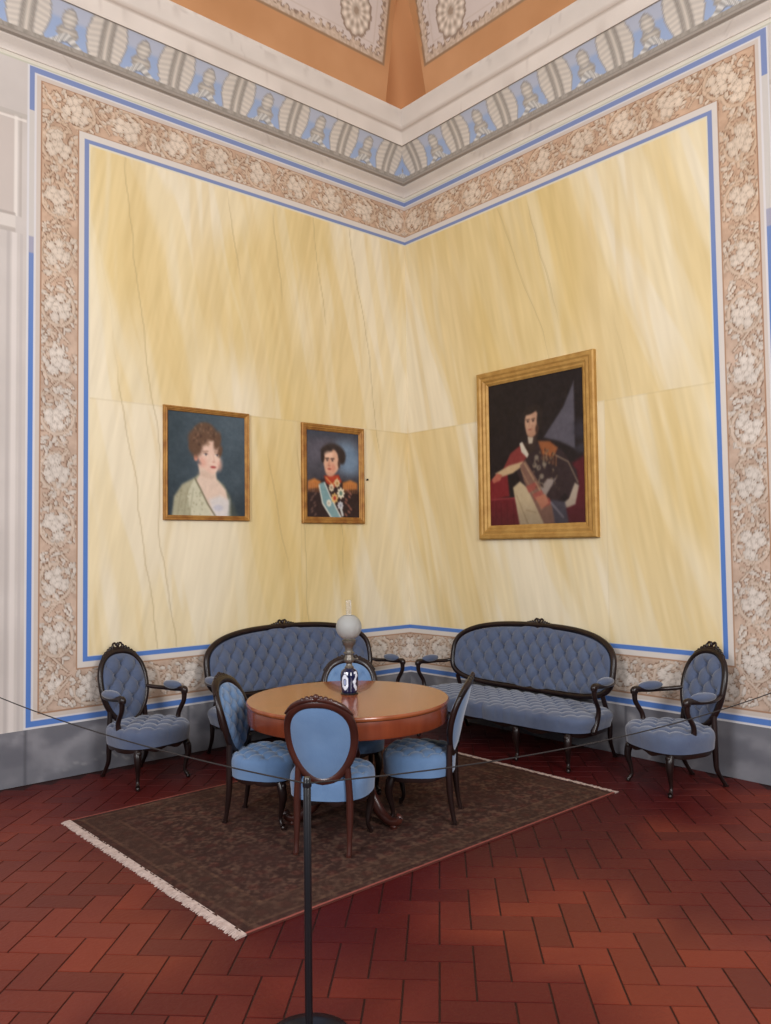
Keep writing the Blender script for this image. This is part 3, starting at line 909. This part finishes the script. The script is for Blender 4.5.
# ---------------------------------------------------------------- table
def table():
    cx, cy, Rt = -2.572, -2.183, .640
    root = empty('round_table', (cx, cy, .0112), 0)
    tag(root, 'round mahogany table with polished orange top on a tripod pedestal', 'table')
    z = .740
    m = MB()
    m.lathe([(.001, z - .028), (Rt - .02, z - .028), (Rt - .004, z - .024), (Rt, z - .016), (Rt, z - .008), (Rt - .006, z), (Rt - .05, z + .0002), (.001, z + .0002)], 128)
    m.build('tabletop', M_top, root)
    m = MB()
    m.lathe([(Rt - .04, z - .029), (Rt - .012, z - .029), (Rt - .008, z - .05), (Rt - .008, z - .118), (Rt - .012, z - .130), (Rt - .04, z - .130), (Rt - .045, z - .1), (Rt - .04, z - .029)], 128)
    m.build('apron', M_apron, root)
    m = MB()
    m.lathe([(.001, .12), (.075, .12), (.085, .16), (.06, .20), (.04, .25), (.055, .32), (.075, .38), (.06, .44), (.038, .50), (.045, .58), (.08, .64), (.16, .69), (.18, z - .029), (.001, z - .029)], 32)
    m.build('pedestal', M_red_lit, root)
    for a in (-82, 162, 40):
        c, s = math.cos(R_(a)), math.sin(R_(a))
        m = MB()
        m.tube([(c * r, s * r, h) for r, h in ((.03, .26), (.10, .25), (.18, .17), (.26, .075), (.34, .035), (.40, .045), (.415, .072), (.395, .085))], [.04, .045, .042, .036, .030, .024, .018, .012], n=12, flat=(1, .8), up=(0, 0, 1))
        m.lathe([(.001, 0), (.022, 0), (.025, .012), (.012, .03), (.001, .03)], 14, (c * .37, s * .37, 0))
        m.build('foot', M_red_lit, root)
table()

# ---------------------------------------------------------------- oil lamp
def lamp():
    root = empty('oil_lamp', (-2.493, -2.099, .7505), 0)
    tag(root, 'oil lamp with blue and white porcelain body and frosted globe on the table', 'lamp')
    prof = [(.001, .012), (.048, .012), (.052, .02), (.056, .05), (.058, .09), (.058, .125), (.052, .148), (.036, .162), (.026, .168), (.001, .168)]
    pr = []
    for i in range(len(prof) - 1):
        for k in range(6):
            t = k / 6; pr.append((prof[i][0] * (1 - t) + prof[i + 1][0] * t, prof[i][1] * (1 - t) + prof[i + 1][1] * t))
    pr.append(prof[-1])
    def colf(G, th):
        Z = G[..., 2]; T = np.broadcast_to(th, Z.shape)
        c = np.zeros(Z.shape + (3,)) + C3(18, 24, 58)
        view = R_(-128)
        def dth(t0): return (T - t0 + PI) % (2 * PI) - PI
        d = dth(view - .55) * .058
        r = np.hypot(d / .022, (Z - .082) / .044)
        w = C3(214, 220, 232)
        c = np.where((np.abs(r - .85) < .27)[..., None], w, c)
        c = np.where((r < .42)[..., None], C3(150, 162, 196), c)
        d2 = dth(view + .75) * .058
        sw = np.abs(d2 - .010 * np.sin(Z * 60)) < (.007 + .006 * np.sin(Z * 90) ** 2)
        c = np.where((sw & (Z > .03) & (Z < .15))[..., None], w, c)
        d3 = dth(view + 2.6) * .058
        r3 = np.hypot(d3 / .022, (Z - .082) / .044)
        c = np.where((np.abs(r3 - .8) < .25)[..., None], w, c)
        sp = (np.abs(Z - .140) < .007) & (np.cos(T * 5 + .6) > .25)
        c = np.where(sp[..., None], w, c)
        return lin(c)
    m = MB(); m.lathe(pr, 96, colf=colf); m.build('porcelain_body', M_vase, root)
    m = MB(); m.lathe([(.001, 0), (.056, 0), (.058, .006), (.052, .012), (.001, .0125)], 32); m.build('foot_ring', M_black, root)
    m = MB()
    m.lathe([(.001, .166), (.028, .166), (.031, .174), (.022, .182), (.018, .196), (.026, .204), (.034, .215), (.034, .228), (.026, .240), (.024, .256), (.036, .262), (.036, .268), (.028, .272),
             (.024, .29), (.030, .310), (.040, .322), (.046, .345), (.046, .349), (.001, .349)], 32)
    m.tube([(.030, 0, .222), (.052, -.012, .222)], [.003, .003], n=6); m.ball((.056, -.014, .222), (.008, .008, .008), 7)
    m.build('burner', M_brass, root)
    m = MB(); c0 = .432; r = .084
    a = np.linspace(R_(-62), R_(66), 22)
    m.lathe([(r * math.cos(t) + .0, c0 + r * math.sin(t)) for t in a] + [((r - .003) * math.cos(t), c0 + (r - .003) * math.sin(t)) for t in a[::-1]] + [(r * math.cos(a[0]), c0 + r * math.sin(a[0]))], 48)
    m.build('globe_shade', M_frost, root)
    m = MB()
    m.lathe([(.022, .350), (.030, .375), (.030, .40), (.022, .44), (.019, .50), (.0185, .606), (.0165, .606), (.017, .50), (.020, .44), (.028, .40), (.028, .375), (.020, .350), (.022, .350)], 32)
    m.build('glass_chimney', M_clear, root)
lamp()

# ---------------------------------------------------------------- barrier
PX, PY, PZ = -4.116, -3.893, .893
def barrier():
    root = empty('barrier_post', (PX, PY, 0))
    tag(root, 'slim black barrier post on round base in front of the seating', 'barrier post')
    m = MB(); m.lathe([(.0135, .02), (.0135, PZ), (.010, PZ + .006), (.001, PZ + .007)], 20); m.build('pole', M_black, root)
    m = MB(); m.lathe([(.001, 0), (.150, 0), (.153, .006), (.148, .012), (.10, .020), (.03, .028), (.016, .05), (.001, .05)], 48); m.build('base', M_black, root)
    m = MB(); m.lathe([(.001, PZ - .028), (.0155, PZ - .028), (.0165, PZ - .020), (.0155, PZ - .012), (.001, PZ - .012)], 16)
    m.build('cord_clip', M_black, root)
    a = Vector((PX, PY, PZ - .018))
    for e, sag, lab in ((Vector((-4.50, -.010, .95)), .075, 'thin dark barrier cord running left from the post to the left wall'),
                        (Vector((-.010, -4.33, .985)), .13, 'thin dark barrier cord running right from the post to the right wall')):
        d = (e - a).normalized(); s0 = a + d * .017
        pts = [s0.lerp(e, t) - Vector((0, 0, sag * 4 * t * (1 - t))) for t in np.linspace(0, 1, 14)]
        m = MB(); m.tube(pts, .0030, n=7, sub=3)
        o = m.build('cord', M_cord, root); o.matrix_parent_inverse = Matrix.Translation((-PX, -PY, 0)); o['label'] = lab
        # wall hook, part of the wall fittings
        m = MB()
        if abs(e.y) < .1:
            m.tube([(e.x, -.001, e.z), (e.x, -.02, e.z)], [.012, .008], n=8)
            tag(m.build('wall_hook', M_iron), 'small metal hook on the left wall holding the cord end', 'hook')
        else:
            m.tube([(-.001, e.y, e.z), (-.02, e.y, e.z)], [.012, .008], n=8)
            tag(m.build('wall_hook', M_iron), 'small metal hook on the right wall holding the cord end', 'hook')
barrier()
m = MB(); m.tube([(-.572, -.0005, 2.381), (-.572, -.018, 2.383)], [.007, .006], n=8); m.ball((-.572, -.019, 2.383), (.011, .006, .011), 7)
tag(m.build('wall_nail', M_iron), 'dark nail in the yellow wall right of the uniformed bust portrait', 'nail')

# ---------------------------------------------------------------- paintings
class Canvas:
    def __init__(s, W, H, base):
        s.W, s.H = W, H
        s.Y, s.X = np.meshgrid(np.linspace(0, 1, H), np.linspace(0, 1, W), indexing='ij')
        s.c = np.zeros((H, W, 3)) + C3(*base)
    def blend(s, m, col, k=1.0):
        col = np.array(col, float)
        s.c = s.c * (1 - (m * k)[..., None]) + col * (m * k)[..., None]
    def ell(s, cx, cy, rx, ry, col, rot=0, soft=.12, k=1.0):
        a = R_(rot); dx = s.X - cx; dy = s.Y - cy
        u = (dx * math.cos(a) + dy * math.sin(a)) / rx; v = (-dx * math.sin(a) + dy * math.cos(a)) / ry
        r = np.hypot(u, v)
        s.blend(1 - sstep(1 - soft, 1 + soft, r), col, k)
    def poly(s, pts, col, soft=.008, k=1.0):
        pts = np.array(pts, float); n = len(pts)
        inside = np.zeros(s.X.shape, bool); dist = np.full(s.X.shape, 9.0)
        for i in range(n):
            x1, y1 = pts[i]; x2, y2 = pts[(i + 1) % n]
            cond = ((y1 > s.Y) != (y2 > s.Y))
            xi = (x2 - x1) * (s.Y - y1) / ((y2 - y1) if y2 != y1 else 1e-9) + x1
            inside ^= cond & (s.X < xi)
            L = (x2 - x1) ** 2 + (y2 - y1) ** 2 + 1e-12
            t = np.clip(((s.X - x1) * (x2 - x1) + (s.Y - y1) * (y2 - y1)) / L, 0, 1)
            dist = np.minimum(dist, np.hypot(s.X - x1 - t * (x2 - x1), s.Y - y1 - t * (y2 - y1)))
        sd = np.where(inside, -dist, dist)
        s.blend(1 - sstep(-soft, soft, sd), col, k)
    def line(s, pts, w, col, k=1.0, soft=.004):
        d = np.full(s.X.shape, 9.0)
        for (x1, y1), (x2, y2) in zip(pts[:-1], pts[1:]):
            L = (x2 - x1) ** 2 + (y2 - y1) ** 2 + 1e-12
            t = np.clip(((s.X - x1) * (x2 - x1) + (s.Y - y1) * (y2 - y1)) / L, 0, 1)
            d = np.minimum(d, np.hypot(s.X - x1 - t * (x2 - x1), s.Y - y1 - t * (y2 - y1)))
        s.blend(1 - sstep(w - soft, w + soft, d), col, k)
    def noise(s, sc, amp, seed=1):
        s.c = s.c + ((fbm(s.X * sc, s.Y * sc * 1.2, seed, 4) - .5) * amp)[..., None]

def lady():
    k = Canvas(170, 200, (66, 79, 88))
    X, Y = k.X, k.Y
    k.blend(sstep(.45, .0, X) * .7, (48, 60, 66)); k.blend(sstep(.6, 1.0, Y) * .6, (38, 46, 52)); k.blend(sstep(.5, .15, Y) * sstep(.4, .9, X) * .5, (86, 101, 112))
    k.noise(7, 14)
    k.poly([(.05, 1.02), (.08, .82), (.18, .70), (.34, .63), (.38, .60), (.60, .62), (.72, .70), (.80, .82), (.82, 1.02)], (164, 160, 134), .02)
    k.poly([(.70, .68), (.80, .80), (.92, 1.02), (.78, 1.02)], (78, 84, 76), .03, .7)
    k.poly([(.38, .50), (.60, .50), (.62, .64), (.74, .74), (.78, .88), (.74, 1.02), (.56, 1.02), (.44, .86), (.34, .68), (.40, .60)], (216, 192, 174), .015)
    k.poly([(.52, .84), (.66, .80), (.79, .84), (.78, 1.02), (.58, 1.02)], (208, 206, 206), .03, .8)
    k.ell(.64, .92, .06, .03, (170, 172, 190), 0, .5, .6)
    k.poly([(.33, .64), (.40, .72), (.48, .86), (.58, 1.02), (.30, 1.02), (.24, .80)], (196, 193, 168), .012)
    k.line([(.34, .64), (.41, .74), (.50, .88), (.60, 1.0)], .008, (110, 106, 82))
    for i in range(46):
        a = random.random(); b = random.random()
        k.ell(.09 + .36 * a, .76 + .24 * b, .006, .006, (128, 122, 92), 0, .4, .8)
    for x in (.12, .20, .27): k.line([(x + .05, .74), (x, 1.0)], .006, (128, 124, 98), .5, .01)
    # hair and face
    k.ell(.475, .27, .195, .165, (82, 62, 50), -8, .16)
    k.ell(.45, .17, .135, .085, (96, 74, 58), -10, .2)
    k.ell(.515, .375, .152, .140, (220, 186, 168), 4, .1)
    k.ell(.540, .455, .122, .118, (222, 188, 170), 0, .12)
    k.ell(.562, .505, .080, .082, (220, 184, 166), 0, .12)
    k.ell(.352, .43, .026, .040, (206, 140, 118), 0, .2)
    k.ell(.60, .47, .085, .09, (230, 204, 186), 0, .5, .6)
    k.ell(.43, .48, .05, .045, (212, 146, 128), 0, .7, .5)
    k.ell(.66, .50, .03, .05, (214, 156, 138), 0, .7, .5)
    for cx, cy, rx, ry in ((.36, .33, .075, .10), (.43, .25, .08, .06), (.53, .215, .075, .045), (.63, .26, .045, .09), (.665, .36, .030, .06), (.335, .25, .08, .08), (.30, .32, .04, .06), (.50, .16, .10, .04)):
        k.ell(cx, cy, rx, ry, (98, 72, 56), 15, .4)
    for i in range(40):
        a = random.uniform(0, 6.28); r = random.uniform(.3, 1)
        k.ell(.47 + .17 * r * math.cos(a), .21 + .11 * r * math.sin(a), .02, .010, random.choice([(140, 110, 86), (62, 44, 36)]), random.uniform(0, 180), .5, .5)
    for ex in (.478, .625):
        k.line([(ex - .035, .372), (ex + .03, .366)], .005, (130, 98, 80), .8)
        k.ell(ex, .398, .026, .010, (236, 224, 216), 0, .3); k.ell(ex + .003, .398, .011, .011, (50, 48, 56), 0, .3)
        k.line([(ex - .028, .392), (ex, .386), (ex + .026, .394)], .004, (96, 66, 56), .8)
    k.line([(.575, .39), (.588, .46)], .006, (196, 152, 134), .6); k.ell(.582, .470, .022, .010, (198, 146, 130), 0, .5, .7)
    k.ell(.575, .520, .036, .012, (184, 84, 80), 0, .3); k.line([(.54, .519), (.61, .519)], .003, (130, 54, 56), .8)
    k.ell(.48, .60, .09, .03, (196, 166, 146), 10, .6, .5)
    k.noise(24, 12, 4)
    return k

def officer():
    k = Canvas(130, 170, (74, 72, 80))
    X, Y = k.X, k.Y
    k.ell(.78, .30, .26, .20, (112, 134, 158), 20, .6); k.ell(.22, .22, .25, .12, (96, 92, 104), -20, .6, .7)
    k.blend(sstep(.0, .14, -Y + .14) * .6, (54, 62, 76)); k.blend(sstep(.45, .62, Y) * .7, (52, 48, 54)); k.noise(6, 18)
    k.poly([(-.02, 1.02), (.02, .70), (.14, .60), (.38, .55), (.66, .57), (.92, .62), (1.02, .72), (1.02, 1.02)], (48, 34, 34), .02)
    for x0, x1, y in ((.02, .26, .61), (.68, .97, .61)):
        k.poly([(x0, y - .02), ((x0 + x1) / 2, y - .055), (x1, y - .02), (x1 - .01, y + .05), (x0, y + .07)], (186, 118, 62), .02)
        for i in range(14):
            xx = x0 + (x1 - x0) * i / 13
            k.line([(xx, y), (xx - .01, y + .10)], .006, (190, 132, 78) if i % 2 else (130, 70, 44), .6)
    k.poly([(.32, .52), (.60, .50), (.66, .58), (.50, .66), (.36, .60)], (170, 62, 42), .015)
    k.line([(.36, .54), (.48, .62), (.58, .54)], .010, (214, 160, 92), .8)
    k.poly([(.22, .62), (.32, .59), (.42, .74), (.66, 1.02), (.46, 1.02), (.28, .84)], (122, 154, 158), .012)
    k.line([(.23, .64), (.29, .84), (.45, 1.0)], .010, (218, 218, 206)); k.line([(.33, .60), (.44, .76), (.64, 1.0)], .010, (210, 212, 204))
    # head
    k.ell(.51, .255, .225, .120, (56, 46, 44), 4, .2)
    k.ell(.465, .35, .150, .150, (214, 168, 142), 0, .12); k.ell(.44, .44, .10, .085, (214, 160, 134), 0, .2)
    k.ell(.665, .29, .070, .085, (52, 42, 40), -15, .3); k.ell(.38, .215, .12, .045, (52, 42, 40), -10, .3); k.ell(.30, .30, .035, .07, (48, 38, 36), 0, .3)
    k.ell(.61, .37, .025, .05, (74, 54, 48), 0, .4); k.ell(.42, .27, .08, .04, (232, 192, 168), 0, .5, .7)
    for ex in (.385, .485):
        k.line([(ex - .03, .318), (ex + .03, .314)], .007, (62, 44, 40)); k.ell(ex, .338, .018, .008, (46, 36, 40), 0, .4)
    k.line([(.425, .33), (.415, .395)], .008, (190, 128, 106), .8); k.ell(.42, .40, .025, .008, (170, 104, 86), 0, .5)
    k.ell(.425, .437, .036, .010, (158, 66, 58), 0, .4); k.ell(.50, .42, .035, .04, (206, 128, 108), 0, .7, .5); k.ell(.43, .49, .05, .015, (196, 146, 122), 0, .5, .6)
    # orders
    def star(cx, cy, r, c1, c2):
        a = np.arctan2(k.Y - cy, (k.X - cx) * .8); d = np.hypot((k.X - cx), (k.Y - cy) * 1.1)
        k.blend(1 - sstep(.9, 1.1, d / (r * (.62 + .38 * np.abs(np.cos(a * 4))))), c1); k.ell(cx, cy, r * .4, r * .36, c2, 0, .3)
    star(.57, .60, .06, (214, 190, 150), (180, 130, 80)); star(.46, .655, .055, (220, 206, 176), (150, 130, 110))
    star(.64, .715, .078, (226, 216, 190), (96, 124, 110)); star(.52, .775, .070, (216, 176, 110), (170, 60, 50)); star(.41, .835, .05, (226, 220, 204), (180, 170, 150)); star(.63, .86, .06, (206, 206, 210), (150, 150, 160))
    k.line([(.64, .90), (.67, .97)], .02, (202, 204, 200))
    for i in range(9):
        k.ell(.78 + .05 * math.sin(i * 1.3), .68 + .036 * i, .03, .014, (156, 100, 84), 30, .4, .8); k.ell(.12 + .04 * math.sin(i * 1.7), .70 + .034 * i, .028, .012, (120, 92, 84), -30, .4, .7)
    k.noise(26, 14, 4)
    return k

def general():
    k = Canvas(230, 270, (32, 24, 26))
    X, Y = k.X, k.Y
    k.noise(5, 12)
    k.poly([(.91, .08), (.80, .24), (.64, .38), (.60, .42), (.76, .46), (.91, .52)], (88, 84, 94), .012)
    k.ell(.96, .40, .06, .06, (54, 50, 60), 0, .6, .8); k.ell(.98, .52, .07, .03, (60, 58, 68), 0, .6, .7)
    k.poly([(.86, .62), (1.02, .56), (1.02, 1.02), (.70, 1.02), (.84, .86)], (86, 26, 34), .02)
    k.poly([(-.02, .68), (.20, .64), (.22, .80), (-.02, .82)], (122, 34, 40), .012)
    k.poly([(-.02, .81), (.30, .81), (.33, 1.02), (-.02, 1.02)], (104, 28, 36), .006); k.line([(.0, .815), (.30, .812)], .004, (150, 60, 62))
    for x in (.06, .12, .19, .26): k.line([(x, .84), (x + .004, 1.0)], .004, (78, 18, 26), .7)
    # trousers
    k.poly([(.26, .74), (.34, .70), (.50, .80), (.60, 1.02), (.33, 1.02)], (192, 172, 138), .01); k.line([(.30, .80), (.42, 1.0)], .005, (150, 128, 96), .7); k.line([(.40, .90), (.50, .92)], .004, (150, 128, 96), .7)
    # coat
    k.poly([(.28, .52), (.44, .43), (.62, .45), (.78, .52), (.92, .66), (.94, .76), (.86, .86), (.80, .80), (.66, .90), (.52, .80), (.34, .70), (.30, .62)], (52, 38, 40), .01)
    # cape left: crimson with white edge, arm to the table
    k.poly([(.14, .62), (.24, .50), (.38, .44), (.44, .52), (.34, .60), (.22, .64)], (132, 54, 52), .01)
    k.poly([(.06, .63), (.22, .585), (.38, .565), (.36, .60), (.26, .64), (.12, .66)], (196, 166, 128), .008)
    k.poly([(.02, .67), (.08, .63), (.14, .645), (.12, .68), (.04, .70)], (176, 98, 80), .006)
    # collar, sash
    k.poly([(.34, .44), (.37, .43), (.44, .52), (.42, .545), (.36, .50)], (206, 196, 178), .005); k.poly([(.38, .44), (.52, .43), (.50, .50), (.44, .52)], (54, 40, 34), .008)
    k.poly([(.34, .59), (.40, .56), (.66, .86), (.74, 1.02), (.60, 1.02), (.38, .70)], (126, 92, 78), .008)
    k.line([(.39, .58), (.62, .86)], .006, (186, 156, 120), .7); k.line([(.35, .62), (.56, .90)], .005, (170, 136, 104), .6)
    for i in range(3): k.poly([(.40 + .07 * i, .74 + .055 * i), (.50 + .07 * i, .715 + .055 * i), (.53 + .07 * i, .755 + .055 * i), (.43 + .07 * i, .785 + .055 * i)], (160, 72, 64), .006, .7)
    # epaulette
    k.poly([(.54, .44), (.66, .45), (.74, .50), (.70, .56), (.58, .53)], (150, 88, 52), .012)
    for i in range(10): k.line([(.58 + .016 * i, .50 + .006 * i), (.575 + .016 * i, .565 + .006 * i)], .004, (182, 118, 70) if i % 2 else (110, 60, 38), .7)
    for cx, cy in ((.52, .55), (.54, .62), (.57, .68), (.50, .60), (.60, .60)): k.ell(cx, cy, .022, .018, (150, 138, 120), 0, .5, .8)
    # white cloak lining and hand
    k.poly([(.94, .76), (.90, .88), (.82, .90), (.76, .88), (.84, .84), (.90, .74)], (172, 156, 138), .008)
    k.line([(.72, .55), (.84, .60), (.93, .74)], .005, (160, 140, 116), .7)
    k.poly([(.56, .76), (.62, .70), (.72, .70), (.66, .76), (.60, .82)], (150, 136, 128), .010); k.poly([(.50, .82), (.60, .80), (.64, .86), (.56, .90)], (178, 116, 92), .008)
    k.poly([(.66, .84), (.80, .86), (.84, 1.02), (.70, 1.02)], (70, 66, 76), .012); k.line([(.66, .86), (.78, .96)], .008, (136, 132, 140), .7)
    # collar, neck and head in three-quarter view
    k.poly([(.43, .37), (.52, .37), (.53, .43), (.47, .50), (.42, .44)], (60, 44, 40), .008); k.poly([(.43, .40), (.49, .41), (.48, .45), (.44, .45)], (186, 170, 150), .006)
    k.ell(.500, .248, .098, .062, (40, 30, 29), 0, .2)
    k.ell(.480, .310, .076, .092, (188, 146, 120), 0, .12); k.ell(.468, .362, .052, .044, (178, 134, 108), 0, .2); k.ell(.445, .295, .036, .06, (206, 164, 136), 0, .5, .7)
    k.ell(.560, .300, .030, .062, (40, 30, 29), 0, .3); k.ell(.46, .228, .072, .022, (42, 32, 30), -8, .3); k.ell(.53, .36, .016, .034, (72, 48, 40), 0, .5)
    for ex in (.436, .492): k.line([(ex - .018, .285), (ex + .018, .283)], .004, (70, 48, 42), .8); k.ell(ex, .297, .012, .006, (60, 44, 42), 0, .4)
    k.line([(.456, .296), (.446, .332)], .004, (156, 110, 90), .7); k.ell(.455, .354, .020, .005, (144, 82, 72), 0, .5)
    for i in range(60):
        a_ = random.random(); b_ = random.random()
        k.ell(.46 + .26 * a_ + .04 * b_, .50 + .28 * b_, .012, .008, random.choice([(126, 108, 84), (90, 70, 58), (40, 30, 32), (150, 132, 108)]), random.uniform(0, 180), .5, .6)
    k.blend(sstep(.8, 1.0, Y) * .25, (40, 30, 30))
    k.c = k.c * .92
    k.noise(28, 10, 4)
    return k

def portrait(side, s0, s1, z0, z1, fw, dep, painter, material, label, name='framed_portrait'):
    """s0: near the corner .. s1: away from it"""
    sm = (s0 + s1) / 2; w = s1 - s0; h = z1 - z0
    root = empty(name, (-sm, 0, z0) if side == 'L' else (0, -sm, z0), 0 if side == 'L' else -PI / 2)
    tag(root, label, 'painting')
    # local: x right (viewer), -y out from the wall, z up
    prof = [(0, 0), (0, dep * .8), (fw * .10, dep), (fw * .30, dep), (fw * .42, dep * .80), (fw * .60, dep * .88), (fw * .74, dep * .62), (fw * .86, dep * .62), (fw, dep * .36), (fw, dep * .2)]
    rows = []
    for ins, d in prof:
        x = w / 2 - ins
        rows.append([(-x, -d - .001, ins), (x, -d - .001, ins), (x, -d - .001, h - ins), (-x, -d - .001, h - ins)])
    m = MB(); m.grid(np.array(rows), closev=True, flip=False)
    m.build('picture_frame', material, root, smooth=False)
    k = painter()
    for _ in range(5):
        q = np.pad(k.c, ((1, 1), (1, 1), (0, 0)), 'edge')
        k.c = (q[:-2, 1:-1] + q[2:, 1:-1] + q[1:-1, :-2] + q[1:-1, 2:] + 2 * q[1:-1, 1:-1]) / 6
    k.noise(40, 10, 9)
    X = (k.X - .5) * (w - 2 * fw + .004); Z = fw - .002 + (1 - k.Y) * (h - 2 * fw + .004)
    P = np.stack([X, np.full_like(X, -dep * .24), Z], -1)
    m = MB(); m.grid(P, lin(np.clip(k.c, 0, 255)), flip=True)
    x = w / 2 - fw + .002; m.box(-x, x, -dep * .22, -.002, fw - .002, h - fw + .002, lin((90, 70, 50)))
    m.build('canvas', M_canvas, root, smooth=False)
portrait('L', 1.956, 2.779, 1.949, 2.911, .042, .028, lady, M_gilt2, 'portrait of a woman with brown updo and pale shawl, leftmost on the left wall')
portrait('L', .619, 1.379, 1.936, 2.892, .062, .030, officer, M_gilt2, 'smaller bust portrait of a uniformed man with medals and sash, near the corner')
portrait('R', 1.028, 2.351, 1.760, 3.346, .130, .045, general, M_gold, 'large gilt-framed half-length portrait of a man in uniform on the right wall')

# ---------------------------------------------------------------- camera
f, Cc = 805.445, (-5.785, -6.233, 1.7)
yaw, pit, rol = math.radians(45) + 6.58222356e-02, 4.36017437e-02, -1.26705725e-02
fwv = Vector((math.cos(yaw) * math.cos(pit), math.sin(yaw) * math.cos(pit), math.sin(pit)))
r = fwv.cross(Vector((0, 0, 1))).normalized(); u = r.cross(fwv)
Rv = math.cos(rol) * r + math.sin(rol) * u; Uv = -math.sin(rol) * r + math.cos(rol) * u
cd = bpy.data.cameras.new('camera'); cam = bpy.data.objects.new('camera', cd); COL.objects.link(cam)
mw = Matrix((( Rv.x, Uv.x, -fwv.x, Cc[0]), (Rv.y, Uv.y, -fwv.y, Cc[1]), (Rv.z, Uv.z, -fwv.z, Cc[2]), (0, 0, 0, 1)))
cam.matrix_world = mw
cd.sensor_width = 36; cd.sensor_fit = 'AUTO'; cd.lens = f * 36 / 1024; cd.clip_start = .05; cd.clip_end = 60
SC.camera = cam

# ---------------------------------------------------------------- light
w = bpy.data.worlds.new('world'); SC.world = w; w.use_nodes = True
nt = w.node_tree; bg = nt.nodes['Background']
tc = nt.nodes.new('ShaderNodeTexCoord'); sp = nt.nodes.new('ShaderNodeSeparateXYZ'); rp = nt.nodes.new('ShaderNodeValToRGB')
ma = nt.nodes.new('ShaderNodeMath'); ma.operation = 'MULTIPLY_ADD'; ma.inputs[1].default_value = .5; ma.inputs[2].default_value = .5
nt.links.new(tc.outputs['Generated'], sp.inputs[0]); nt.links.new(sp.outputs['Z'], ma.inputs[0]); nt.links.new(ma.outputs[0], rp.inputs[0]); nt.links.new(rp.outputs[0], bg.inputs[0])
e = rp.color_ramp.elements; e[0].position = .46; e[0].color = (.05, .035, .035, 1); e[1].position = .62; e[1].color = (.9, .91, .98, 1)
bg.inputs[1].default_value = .40
def area(name, loc, target, sx, sy, power, col):
    l = bpy.data.lights.new(name, 'AREA'); l.shape = 'RECTANGLE'; l.size = sx; l.size_y = sy; l.energy = power; l.color = col
    o = bpy.data.objects.new(name, l); COL.objects.link(o); o.location = loc
    o.rotation_euler = (Vector(target) - Vector(loc)).to_track_quat('-Z', 'Y').to_euler()
area('window_daylight', (-8.7, -4.6, 4.0), (-1.0, -1.5, 3.6), 1.6, 3.4, 345, (.97, .97, 1.0))
area('window_daylight', (-4.2, -8.7, 4.0), (-1.0, -1.2, 3.6), 1.6, 3.4, 345, (1.0, .975, .97))
SC.view_settings.view_transform = 'Standard'; SC.view_settings.look = 'None'
SC.view_settings.gamma = 1.0; SC.view_settings.exposure = 0.0; SC.view_settings.use_curve_mapping = False
